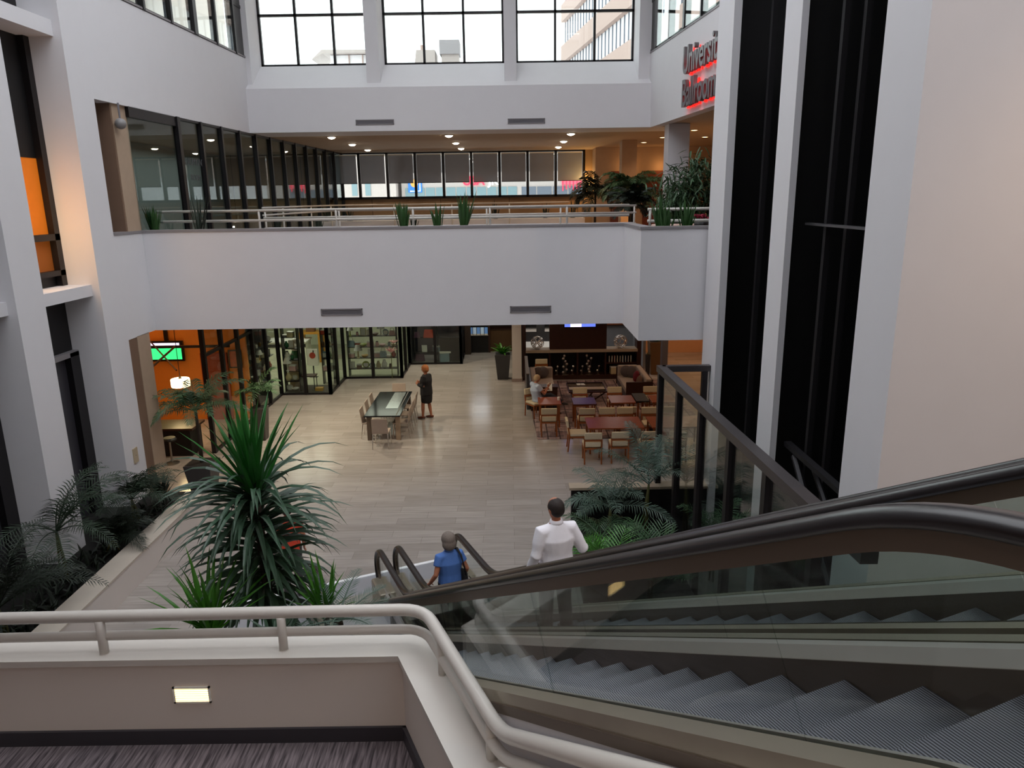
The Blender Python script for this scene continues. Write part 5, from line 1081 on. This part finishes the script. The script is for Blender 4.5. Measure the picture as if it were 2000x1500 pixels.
cushion(.92, 24.8, .66, R(30), GREYF, 'grey brown cushion at the far corner of the left sofa'); cushion(1.08, 24.86, .66, 0, GREYF, 'grey cushion beside the corner cushion of the left sofa')
t = E('coffee_table', (2.45, 23.6, .012), 'low coffee table with stone centre and slanted dark legs', 'coffee table')
O('tabletop', B().box(-.6, .6, -.1, .62, .4, .42).box(-.6, .6, -.62, -.3, .4, .42), glass('table_glass', (.5, .5, .52), 1), t); O('stone_slab', B().box(-.58, .58, -.32, .0, .38, .43), STONE, t); O('rim', B().box(-.62, .62, .6, .63, .38, .43).box(-.62, .62, -.63, -.6, .38, .43).box(-.62, -.6, -.6, .6, .38, .43).box(.6, .62, -.6, .6, .38, .43), WOODD, t)
for sx in (-1, 1):
    for sy in (-1, 1): O('leg', B().tube([(sx*.58, sy*.58, .4), (sx*.15, sy*.35, .02)], .025, 6), WOODD, t)
t = E('magazine', (2.3, 23.95, .434), 'white open magazine on the coffee table', 'magazine'); O('pages', B().box(-.13, .0, -.09, .09, 0, .012, R(10)).box(.0, .13, -.09, .09, 0, .012, R(10)), WHITE, t); O('spine', B().box(-.005, .005, -.09, .09, 0, .014), GREYF, t)
# bookcase
t = E('bookcase', (2.5, 26.75, 0), 'wide dark walnut bookcase with stone ledge and central wood panel behind the lounge', 'bookcase')
X0, X1, Y0, Y1 = .4, 4.75, 26.45, 26.95
O('side_panel', B().box(X0, X0+.13, Y0, Y1, 0, 3.5), WOODD, t, world=True); O('side_panel', B().box(X1-.16, X1, Y0, Y1, 0, 3.5), WOODD, t, world=True)
O('plinth', B().box(X0, X1, Y0-.02, Y1, 0, .16), WOODD, t, world=True); O('ledge', B().box(X0+.12, X1-.14, Y0-.05, Y1, 1.02, 1.12), STONE, t, world=True)
O('back_panel', B().box(X0, X1, Y1-.03, Y1, .1, 1.02), BLACKD, t, world=True); O('central_panel', B().box(1.4, 3.48, Y0+.05, Y1-.1, 1.12, 3.6), WOODD, t, world=True)
for x in (1.4, 2.42, 3.45): O('divider', B().box(x-.03, x+.03, Y0+.02, Y1, .16, 1.02), WOODD, t, world=True)
O('shelf', B().box(3.48, X1-.16, Y0+.02, Y1, .56, .6), WOODD, t, world=True)
t = E('television', (2.5, 26.5, 1.93), 'television glowing blue and white on the bookcase panel, cut by the balcony edge', 'television')
O('casing', B().box(-.6, .6, -.05, 0, 0, .7), BLACK, t); O('screen', B().box(-.56, .56, -.06, -.05, .03, .67), M('tv_blue', '#5a6fd0', .3, emit=1.6, var=.6, scale=3), t); O('bright_picture', B().box(-.35, .05, -.063, -.06, .03, .4), M('tv_bright', '#e8dcf0', .3, emit=2.5), t)
def wireball(x, lb):
    t = E('wire_sphere', (x, 26.62, 1.12), lb, 'sculpture', group='open wire spheres'); b = B(); c = Vector((0, 0, .25)); random.seed(int(x*10))
    for i in range(12):
        ax = Vector((random.gauss(0, 1), random.gauss(0, 1), random.gauss(0, 1))).normalized(); u = ax.orthogonal().normalized(); w_ = ax.cross(u)
        b.tube([c+(u*math.cos(a)+w_*math.sin(a))*.235 for a in [2*math.pi*k/24 for k in range(25)]], .012, 5, cap=False)
    O('wires', b, CHROME, t, smooth=True); O('base', B().lathe([(.09, 0), (.09, .015)], n=14), STEEL, t)
wireball(.95, 'shiny open wire sphere on the left end of the stone ledge'); wireball(4.0, 'shiny open wire sphere on the right end of the stone ledge')
def balls(x, h, n, lb, r=.055):
    t = E('ball_sculpture', (x, 26.5, .16), lb, 'sculpture', group='chrome ball sculptures'); random.seed(int(x*100)); O('base', B().lathe([(.12 if n > 4 else .05, 0), (.12 if n > 4 else .05, .02)], n=14), BRONZE, t)
    for i in range(n):
        xx = random.uniform(-.1, .1) if n > 4 else (-.03+.06*i); zz = h*(i+1)/n
        O('rod', B().tube([(xx*.3, 0, .01), (xx, 0, zz)], .006, 5), STEEL, t); O('ball', B().sph((xx, 0, zz), r, 12, 8), CHROME, t, smooth=True)
balls(1.98, .72, 7, 'taller chrome ball sculpture, left of the tall pair in the bookcase'); balls(2.85, .72, 7, 'taller chrome ball sculpture, right of the tall pair in the bookcase')
for x, lb in ((1.66, 'farthest left'), (2.24, 'second from left'), (2.58, 'third from left'), (3.18, 'farthest right')): balls(x, .32, 2, 'small two ball chrome figure in the bookcase, '+lb, .045)
for i in range(9):
    mi = [7, 1, 2, 1, 7, 9, 8, 11, 1][i]; tb = good('book', (3.6+.1*i+.0, 26.65, .6), mi, 'standing on the upper right bookcase shelf, %s from left' % ordn[i], 1.0, 'books in the bookcase'); tb.rotation_euler = (0, 0, 0)
good('box', (3.8, 26.65, .16), 1, 'on the lower right bookcase shelf', 1.7, 'box in the bookcase')
# tub chairs behind the partition
for x, lb in ((1.55, 'left'), (2.68, 'middle'), (3.3, 'right')):
    t = E('tub_chair', (x, 14.1, 0), 'orange tan rounded tub chair behind the dark partition, '+lb+' of three', 'chair', group='tub chairs'); FT = M('tub_leather', '#a0673f', .5)
    b = B(); n = 14; 
    for k in range(n):
        a0, a1 = math.pi+math.pi*k/n, math.pi+math.pi*(k+1)/n; r0, r1 = .3, .38
        b.hexa([(r0*math.cos(a0), r0*math.sin(a0), .35), (r1*math.cos(a0), r1*math.sin(a0), .35), (r1*math.cos(a1), r1*math.sin(a1), .35), (r0*math.cos(a1), r0*math.sin(a1), .35), (r0*math.cos(a0), r0*math.sin(a0), .85), (r1*math.cos(a0), r1*math.sin(a0), .85), (r1*math.cos(a1), r1*math.sin(a1), .85), (r0*math.cos(a1), r0*math.sin(a1), .85)])
    O('backrest', b, FT, t); O('seat', B().lathe([(.3, .3), (.31, .45), (.01, .47)], n=18), FT, t); O('pedestal', B().lathe([(.22, 0), (.22, .02), (.04, .05), (.04, .32)], n=14), STEEL, t)
# ================================================================== BLACK LOBBY TABLE
t = E('communal_table', (-3.6, 20.85, 0), 'long glossy black table standing alone on the lobby floor', 'table'); GB = M('black_gloss', '#0c0d10', .12, spec=.35)
O('tabletop', B().box(-.5, .5, -1.35, 1.3, .71, .75), GB, t, bevel=.006); O('glass_inlay', B().box(-.02, .33, -.6, 1.2, .75, .753), M('inlay_silver', '#b9c4c6', .12, .6), t); O('groove', B().box(.37, .4, -1.3, 1.25, .75, .752), STEEL, t)
for sx in (-1, 1):
    for sy in (-1, 1): O('leg', B().box(sx*.4-.06, sx*.4+.06, sy*1.15-.06, sy*1.15+.06, 0, .71), M('leg_tan', '#a08a74', .5) if sy < 0 and sx > 0 else BRONZE, t)
SHELL = M('shell_tan', '#a8978a', .5)
fc = E('side_chair', (-3.56, 19.1, 0), 'tan backed metal chair at the near end of the black table', 'chair', math.pi, 'chairs at the black table')
O('backrest', B().hexa([(-.22, .2, .45), (.22, .2, .45), (.22, .225, .45), (-.22, .225, .45), (-.21, .26, .86), (.21, .26, .86), (.21, .285, .86), (-.21, .285, .86)]), SHELL, fc, bevel=.01)
O('seat', B().box(-.22, .22, -.22, .22, .43, .46), SHELL, fc, bevel=.01)
for sx in (-1, 1):
    O('leg', B().tube([(sx*.22, -.22, 0), (sx*.2, -.18, .44)], .013, 6), CHROME, fc); O('leg', B().tube([(sx*.22, .26, 0), (sx*.2, .2, .44)], .013, 6), CHROME, fc)
for x, y, r_, lb in ((-3.6, 22.5, 0, 'at the far end'), (-3.15, 20.0, -math.pi/2, 'on the right side, nearest'), (-3.15, 20.75, -math.pi/2, 'on the right side, middle'), (-3.15, 21.5, -math.pi/2, 'on the right side, farthest'), (-4.0, 20.0, math.pi/2, 'on the left side, nearest'), (-4.0, 20.75, math.pi/2, 'on the left side, middle'), (-4.0, 21.5, math.pi/2, 'on the left side, farthest')):
    dup(fc, (x, y, 0), r_, 'tan backed metal chair '+lb+' of the black table')
# small wall plate by the left pillar
t = E('wall_plate', (-8.0, 14.8, 1.35), 'small tan rectangular plate on the white pillar by the bar', 'wall plate'); O('plate', B().box(0, .02, -.09, .09, -.16, .16), M('plate_tan', '#b9a88e', .6), t); O('screw', B().box(.02, .024, -.01, .01, -.01, .01), STEEL, t)
t = E('security_camera', (-7.9, 15.9, 8.1), 'small pale dome camera under the left end of the upper fascia', 'camera'); O('mount', B().tube([(0, 0, .4), (0, 0, .1)], .02, 8), GREY, t); O('dome', B().sph((0, 0, 0), .11, 12, 8), M('dome_grey', '#8d8a8a', .4), t, smooth=True)
o = O('floor_sensor', B().lathe([(.02, 0), (.02, .02), (.001, .03)], n=8), LAMP, base=False); o.location = (-6.4, 17.5, 5.95); tag(o, 'tiny glowing light on the balcony near the left snake plants', 'light')
o = O('paper_cup', B().lathe([(.03, 0), (.04, .1)], n=12), WHITE, base=False); o.location = (1.36, 20.9, .732); tag(o, 'white paper cup on the seated man\'s table', 'cup')
# ================================================================== PEOPLE
HAIRG = M('hair_grey', '#7d726a', .8, var=.25, scale=40, bump=.3); HAIRD = M('hair_dark', '#2b221f', .75, var=.3, scale=40, bump=.3); HAIRO = M('hair_ginger', '#a8673a', .8, var=.25, scale=40, bump=.3); HAIRW = M('hair_sandy', '#b59a78', .8, var=.2, scale=40, bump=.3)
EYE = M('eye_dark', '#20140f', .2); LIPS = M('lips', '#8a4038', .5)
def hand(b, w, d, side, curl=.6, s=1.0):
    """w wrist pos, d direction to fingers, side = thumb direction"""
    w, d, side = Vector(w), Vector(d).normalized(), Vector(side); side = (side-d*side.dot(d)).normalized(); nrm = d.cross(side)
    b.blob([w, w+d*.045*s, w+d*.085*s], [(.02*s, .026*s), (.017*s, .038*s), (.015*s, .038*s)], 10, nrm)
    for i, L_ in enumerate((.068, .076, .07, .055)):
        p = w+d*.085*s+side*(.03-.02*i)*s; e = d; pts = [p]
        for k in range(3):
            e = (e+nrm*curl*.5).normalized(); pts.append(pts[-1]+e*L_*s*(.42, .32, .26)[k])
        b.blob(pts, [.0095*s, .009*s, .0085*s, .0075*s], 8)
    p = w+d*.03*s+side*.034*s; e = (d*.6+side*.8+nrm*.25).normalized(); b.blob([p, p+e*.035*s, p+(e+nrm*.5*curl).normalized()*.062*s], [.012*s, .011*s, .009*s], 8)
def body(J, t, skin=SKIN, fem=False, s=1.0, foot=True, curl=.6):
    b = B(); rt = Vector((1, 0, 0))
    hip = J['hip']; ch = J['chest']; nk = J['neck']; hd = J['head']
    f = J.get('fwd', Vector((0, 1, 0))); rt = f.cross(Vector((0, 0, 1))).normalized()
    b.blob([hip, hip.lerp(ch, .45), ch, nk-Vector((0, 0, .06))], [(.155*s, .11*s), (.135*s, .1*s), (.165*s, .11*s), (.1*s, .07*s)], 16, rt)
    b.blob([nk-Vector((0, 0, .08)), nk, hd-Vector((0, 0, .07))], [.055*s, .05*s, .05*s], 12)
    hf = J.get('look', f); hr = hf.cross(Vector((0, 0, 1))).normalized(); up = hr.cross(hf)
    rot = Matrix((hr, hf, up)).transposed().to_4x4()
    b.sph(hd+up*.02, .098*s, 20, 14, (.8, 1.0, 1.12), rot); b.sph(hd-up*.045+hf*.022, .07*s, 14, 10, (.8, .95, 1.0), rot)
    b.blob([hd+up*.015+hf*.092*s, hd-up*.02+hf*.112*s], [.009, .013], 8); b.sph(hd-up*.055+hf*.085*s, .022, 8, 6, (1.1, .6, .6), rot)
    for sg in (-1, 1): b.sph(hd+hr*sg*.079*s-up*.005-hf*.005, .028, 8, 6, (.4, .7, 1.1), rot)
    for sd in 'LR':
        sg = -1 if sd == 'L' else 1
        sh, el, wr = J['sh'+sd], J['el'+sd], J['wr'+sd]
        b.blob([nk-Vector((0, 0, .08))+rt*sg*.05, sh, sh.lerp(el, .5), el], [.05*s, .058*s, .046*s, .038*s], 12); b.blob([el, el.lerp(wr, .4), wr], [.038*s, .037*s, .025*s], 12)
        hand(b, wr, J.get('hd'+sd, wr-el), J.get('th'+sd, f), J.get('curl'+sd, curl), s)
        hp, kn, an = J['hp'+sd], J['kn'+sd], J['an'+sd]
        b.blob([hp, hp.lerp(kn, .45), kn], [.095*s, .078*s, .054*s], 12); b.blob([kn, kn.lerp(an, .35), an], [.052*s, .054*s, .034*s], 12)
        ft = J.get('ft'+sd, f); b.blob([an-Vector((0, 0, .03))-ft*.03, an-Vector((0, 0, .05))+ft*.07, an-Vector((0, 0, .06))+ft*.15], [(.035, .035), (.04, .028), (.036, .018)], 10, ft.cross(Vector((0, 0, 1))))
    me = remesh(b, .0085, 2); o = mesh_obj('body', me, skin, t)
    for sg in (-1, 1): O('eye', B().sph(hd+hr*sg*.032+up*.012+hf*.088*s, .011, 8, 6), EYE, t, smooth=True); O('eyebrow', B().blob([hd+hr*sg*.018+up*.035+hf*.093, hd+hr*sg*.048+up*.034+hf*.08], .0045, 6), HAIRG, t)
    O('mouth', B().blob([hd-hr*.02-up*.05+hf*.1*s, hd-up*.052+hf*.105*s, hd+hr*.02-up*.05+hf*.1*s], [.004, .006, .004], 6), LIPS, t)
    return rot, hr, hf, up
def cloth(name, b, mat, t, vox=.012, it=3):
    o = mesh_obj(name, remesh(b, vox, it), mat, t); return o
def hairdo(J, t, mat, r, rot, hf, up, length=.0, vol=1.0):
    hd = J['head']; b = B(); b.sph(hd+up*.03-hf*.012, .104*vol, 20, 14, (.9+.12*length, 1.02, 1.0), rot)
    b.sph(hd-hf*.035-up*(.0+.12*length), .09*vol, 16, 12, (1.0+.3*length, .85, 1.0+.2*length), rot)
    # carve the face by a bisect plane
    pl = hd+hf*.055+up*.02; bmesh.ops.bisect_plane(b.b, geom=b.b.verts[:]+b.b.edges[:]+b.b.faces[:], plane_co=pl, plane_no=(hf*1.0-up*.55).normalized(), clear_outer=True)
    bmesh.ops.holes_fill(b.b, edges=b.b.edges)
    o = mesh_obj('hair', remesh(b, .009, 2), mat, t); return o
VZ = lambda x, y, z: Vector((x, y, z))
NAVYP = M('trousers_grey', '#3f3b3c', .8); BLK = M('black_cloth', '#141215', .85); BLUE = M('blue_shirt', '#4f78c0', .8, bump=.2, scale=30); WSH = M('white_shirt', '#f4f2fb', .8, bump=.3, scale=12); JEAN = M('dark_jeans', '#20222b', .85); SHOE = M('shoe_dark', '#241c1a', .5); SHOEB = M('shoe_brown', '#6b3a2a', .5)
LB = M('light_blue_polo', '#b9c6dc', .8, bump=.2, scale=30)
def shirt(J, t, mat, sleeve, hem=.05, s=1.0, collar=True, f=VZ(0, 1, 0)):
    rt = f.cross(VZ(0, 0, 1)).normalized(); b = B(); hip, ch, nk = J['hip'], J['chest'], J['neck']
    b.tube([hip-VZ(0, 0, hem), hip+VZ(0, 0, .05), hip.lerp(ch, .45), ch, nk-VZ(0, 0, .07), nk-VZ(0, 0, .015)], [(.178*s, .135*s), (.172*s, .13*s), (.16*s, .122*s), (.188*s, .13*s), (.13*s, .085*s), (.062*s, .062*s)], 18, rt)
    for sd in 'LR':
        sg = -1 if sd == 'L' else 1; sh, el, wr = J['sh'+sd], J['el'+sd], J['wr'+sd]
        pts = [nk-VZ(0, 0, .09)+rt*sg*.04, sh+rt*sg*.004, sh.lerp(el, .5)]; rr = [.062*s, .075*s, .066*s]
        if sleeve > .5: pts += [el, el.lerp(wr, .5), el.lerp(wr, .96)]; rr += [.056*s, .05*s, .042*s]
        b.tube(pts, rr, 14)
    o = cloth('shirt', b, mat, t, .011, 4)
    if collar: O('collar', B().tube([nk-VZ(0, 0, .035), nk+VZ(0, 0, .012)], [(.072*s, .068*s), (.06*s, .058*s)], 16, rt), mat, t, smooth=True)
    return o
def trousers(J, t, mat, s=1.0, f=VZ(0, 1, 0), loose=1.0):
    rt = f.cross(VZ(0, 0, 1)).normalized(); b = B(); hip = J['hip']
    b.blob([hip-VZ(0, 0, .06), hip+VZ(0, 0, .08)], [(.165*s, .125*s), (.16*s, .12*s)], 16, rt)
    for sd in 'LR':
        hp, kn, an = J['hp'+sd], J['kn'+sd], J['an'+sd]
        b.tube([hp+VZ(0, 0, .05), hp.lerp(kn, .3), kn, kn.lerp(an, .4), an-(an-kn).normalized()*.0], [.105*s, .095*s, .072*s*loose, .068*s*loose, .062*s*loose], 14)
    return cloth('trousers', b, mat, t, .012, 3)
def shoes(J, t, mat):
    for sd in 'LR':
        an = J['an'+sd]; f = J.get('ft'+sd, VZ(0, 1, 0)); b = B()
        b.blob([an-VZ(0, 0, .04)-f*.04, an-VZ(0, 0, .05)+f*.07, an-VZ(0, 0, .06)+f*.16], [(.044, .042), (.048, .036), (.042, .025)], 12, f.cross(VZ(0, 0, 1)))
        O('shoe', b, mat, t, smooth=True)
def stand(h, lean=0, spread=.1):
    k = h/1.75; return {'hip': VZ(0, 0, .95*k), 'chest': VZ(0, lean*.6, 1.28*k), 'neck': VZ(0, lean, 1.49*k), 'head': VZ(0, lean*1.2+.015, 1.625*k),
        'hpL': VZ(-.09, 0, .9*k), 'hpR': VZ(.09, 0, .9*k), 'knL': VZ(-spread, .02, .49*k), 'knR': VZ(spread, .02, .49*k), 'anL': VZ(-spread, 0, .09), 'anR': VZ(spread, 0, .09),
        'shL': VZ(-.19*k, lean*.8, 1.42*k), 'shR': VZ(.19*k, lean*.8, 1.42*k)}
# --- man in white on the escalator (back to the viewer); local +y = walking direction (down the escalator)
ang = math.atan2(-U.x, -U.y)  # unused helper
facing = math.atan2((-U).y, (-U).x)-math.pi/2
sM = S1+2.97; zM = 9*.34*T30
m0 = ew(1.365+.6, sM, zM)
t = E('person', m0, 'man in a loose white long sleeved shirt seen from behind on the farther escalator', 'person', facing-R(4))
J = stand(1.62); k = 1.72/1.75
J.update(shL=VZ(-.17, 0, 1.27), shR=VZ(.17, 0, 1.27), elL=VZ(-.25, -.03, 1.02), wrL=VZ(-.29, .06, .82), elR=VZ(.29, -.06, 1.03), wrR=VZ(.4, .14, .94), thL=VZ(0, 1, 0), thR=VZ(-1, 0, 0), hdR=VZ(.12, 1, -.25), curlR=-.5, look=VZ(-.25, 1, -.15).normalized(), anR=VZ(.11, -.04, .09), knR=VZ(.11, .04, .46), anL=VZ(-.1, .04, .09), knL=VZ(-.1, .05, .46))
rot, hr, hf, up = body(J, t); hairdo(J, t, HAIRD, 1, rot, hf, up, vol=.93)
shirt(J, t, WSH, 1, .12, 1.12); trousers(J, t, NAVYP, 1.0, loose=1.15); shoes(J, t, SHOE); O('belt_pouch', B().box(.1, .19, -.13, -.09, .84, .93), BLK, t, bevel=.015)
O('waist_patch', B().tube([VZ(0, 0, .86), VZ(0, 0, .88)], [(.165, .128), (.165, .128)], 18, VZ(1, 0, 0)), BLK, t).name = 'belt'
# --- woman in blue
sW = 1.72
t = E('person', ew(1.72, sW, .14), 'grey haired woman in a blue short sleeved top near the foot of the escalator', 'person', facing+R(2))
J = stand(1.64); J.update(shL=VZ(-.15, 0, 1.29), shR=VZ(.15, 0, 1.29), elL=VZ(-.24, -.06, 1.06), wrL=VZ(-.3, .06, .88), elR=VZ(.25, -.05, 1.05), wrR=VZ(.24, .08, .86), thL=VZ(1, 0, 0), thR=VZ(0, 1, 0), hdL=VZ(-.1, .8, -.5), curlL=.5, look=VZ(.1, 1, -.25).normalized())
rot, hr, hf, up = body(J, t, s=.95); hairdo(J, t, HAIRG, 1, rot, hf, up, length=.35, vol=1.08); shirt(J, t, BLUE, 0, .1, 1.06); trousers(J, t, BLK, .98); shoes(J, t, SHOE)
bg = E('shoulder_bag', ew(1.72, sW, .14), 'black shoulder bag with a long strap on the woman in blue', 'bag', facing+R(2))
O('body', B().blob([VZ(.2, -.02, .84), VZ(.2, -.03, .98)], [(.07, .15), (.05, .12)], 14, VZ(1, 0, 0)), BLK, bg, smooth=True)
O('strap', B().tube([VZ(.2, -.13, .98), VZ(.17, -.155, 1.15), VZ(.135, -.13, 1.32), VZ(.115, -.02, 1.4), VZ(.13, .1, 1.34), VZ(.19, .12, 1.1), VZ(.2, .08, .98)], [(.008, .018)]*7, 8), BLK, bg, smooth=True)
O('buckle', B().box(.245, .265, -.05, 0, .93, .96), STEEL, bg)
# --- woman in black by the table
t = E('person', (-2.61, 21.72, 0), 'ginger haired woman in a black cardigan and skirt standing beside the black table', 'person', R(68))
J = stand(1.66); J.update(shL=VZ(-.155, -.01, 1.3), shR=VZ(.155, -.01, 1.3), elL=VZ(-.22, -.02, 1.06), wrL=VZ(-.08, .22, 1.07), elR=VZ(.22, -.02, 1.06), wrR=VZ(.08, .22, 1.09), hdL=VZ(.2, .8, .3), hdR=VZ(-.2, .8, .3), thL=VZ(0, 0, 1), thR=VZ(0, 0, 1), look=VZ(0, 1, -.25).normalized(), curlL=.9, curlR=.9, anL=VZ(-.1, .1, .09), knL=VZ(-.1, .08, .47), anR=VZ(.1, -.08, .09), knR=VZ(.1, -.02, .47))
rot, hr, hf, up = body(J, t, s=1.03); hairdo(J, t, HAIRO, 1, rot, hf, up, length=.05, vol=1.12); o = shirt(J, t, BLK, 1, .14, 1.32, False); o.name = 'cardigan'
b = B(); b.tube([VZ(0, 0, .98), VZ(0, 0, .86), VZ(0, 0, .6), VZ(0, .01, .52)], [(.19, .145), (.215, .175), (.2, .165), (.19, .155)], 20, VZ(1, 0, 0)); cloth('skirt', b, BLK, t); shoes(J, t, SHOEB)
# --- seated man
t = E('person', (.74, 21.66, .012), 'seated grey haired man in a light blue polo holding a cup and papers', 'person', R(-62))
f = VZ(0, 1, 0)
J = {'hip': VZ(0, .02, .56), 'chest': VZ(0, -.05, .86), 'neck': VZ(0, -.03, 1.07), 'head': VZ(0, .02, 1.2), 'shL': VZ(-.19, -.04, 1.0), 'shR': VZ(.19, -.04, 1.0),
     'elR': VZ(.27, .12, .77), 'wrR': VZ(.12, .33, .92), 'elL': VZ(-.26, .08, .76), 'wrL': VZ(-.12, .36, .78), 'hdR': VZ(-.3, .6, .6), 'hdL': VZ(.2, .8, .2), 'thR': VZ(-.3, 0, 1), 'thL': VZ(0, 0, 1),
     'hpL': VZ(-.09, .05, .53), 'hpR': VZ(.09, .05, .53), 'knR': VZ(.12, .5, .5), 'anR': VZ(.13, .62, .1), 'knL': VZ(-.02, .52, .62), 'anL': VZ(.22, .78, .42), 'ftL': VZ(.35, .85, -.1).normalized(), 'look': VZ(-.1, 1, -.35).normalized()}
rot, hr, hf, up = body(J, t, curl=1.0); hairdo(J, t, HAIRW, 1, rot, hf, up, vol=.97); shirt(J, t, LB, 0, .06, 1.08); trousers(J, t, JEAN, 1.0); shoes(J, t, SHOE)
c = E('paper_cup', (0, 0, 0), 'white cup held up by the seated man', 'cup'); c.location = Matrix.Translation((.74, 21.66, .012)) @ (Matrix.Rotation(R(-62), 4, 'Z') @ VZ(.07, .41, .97)); O('cup', B().lathe([(.028, -.04), (.038, .05)], n=12), WHITE, c); O('lid', B().lathe([(.04, .05), (.036, .062)], n=12), CREAM, c)
p = E('paper_sheets', (0, 0, 0), 'folded white papers in the seated man\'s other hand', 'papers'); p.location = Matrix.Translation((.74, 21.66, .012)) @ (Matrix.Rotation(R(-62), 4, 'Z') @ VZ(-.06, .5, .84)); O('sheet', B().hexa([(-.08, -.02, -.1), (.08, -.02, -.1), (.08, -.015, -.1), (-.08, -.015, -.1), (-.08, .08, .1), (.08, .08, .1), (.08, .085, .1), (-.08, .085, .1)]), WHITE, p); O('fold', B().box(-.08, .08, -.022, -.018, -.1, -.09), CREAM, p)

# --- person mostly hidden behind the dracaena
t = E('person', (-3.75, 11.3, 0), 'person in a coral red top mostly hidden behind the large dracaena', 'person', R(25))
J = stand(1.7); J.update(shL=VZ(-.165, 0, 1.34), shR=VZ(.165, 0, 1.34), elL=VZ(-.23, -.03, 1.08), wrL=VZ(-.24, .1, .86), elR=VZ(.23, -.03, 1.08), wrR=VZ(.24, .08, .86), thL=VZ(0, 1, 0), thR=VZ(0, 1, 0), look=VZ(0, 1, -.1).normalized())
rot, hr, hf, up = body(J, t, s=.98); hairdo(J, t, HAIRD, 1, rot, hf, up); shirt(J, t, M('coral_shirt', '#d8492f', .8), 0, .1, 1.04); trousers(J, t, NAVYP); shoes(J, t, SHOE)
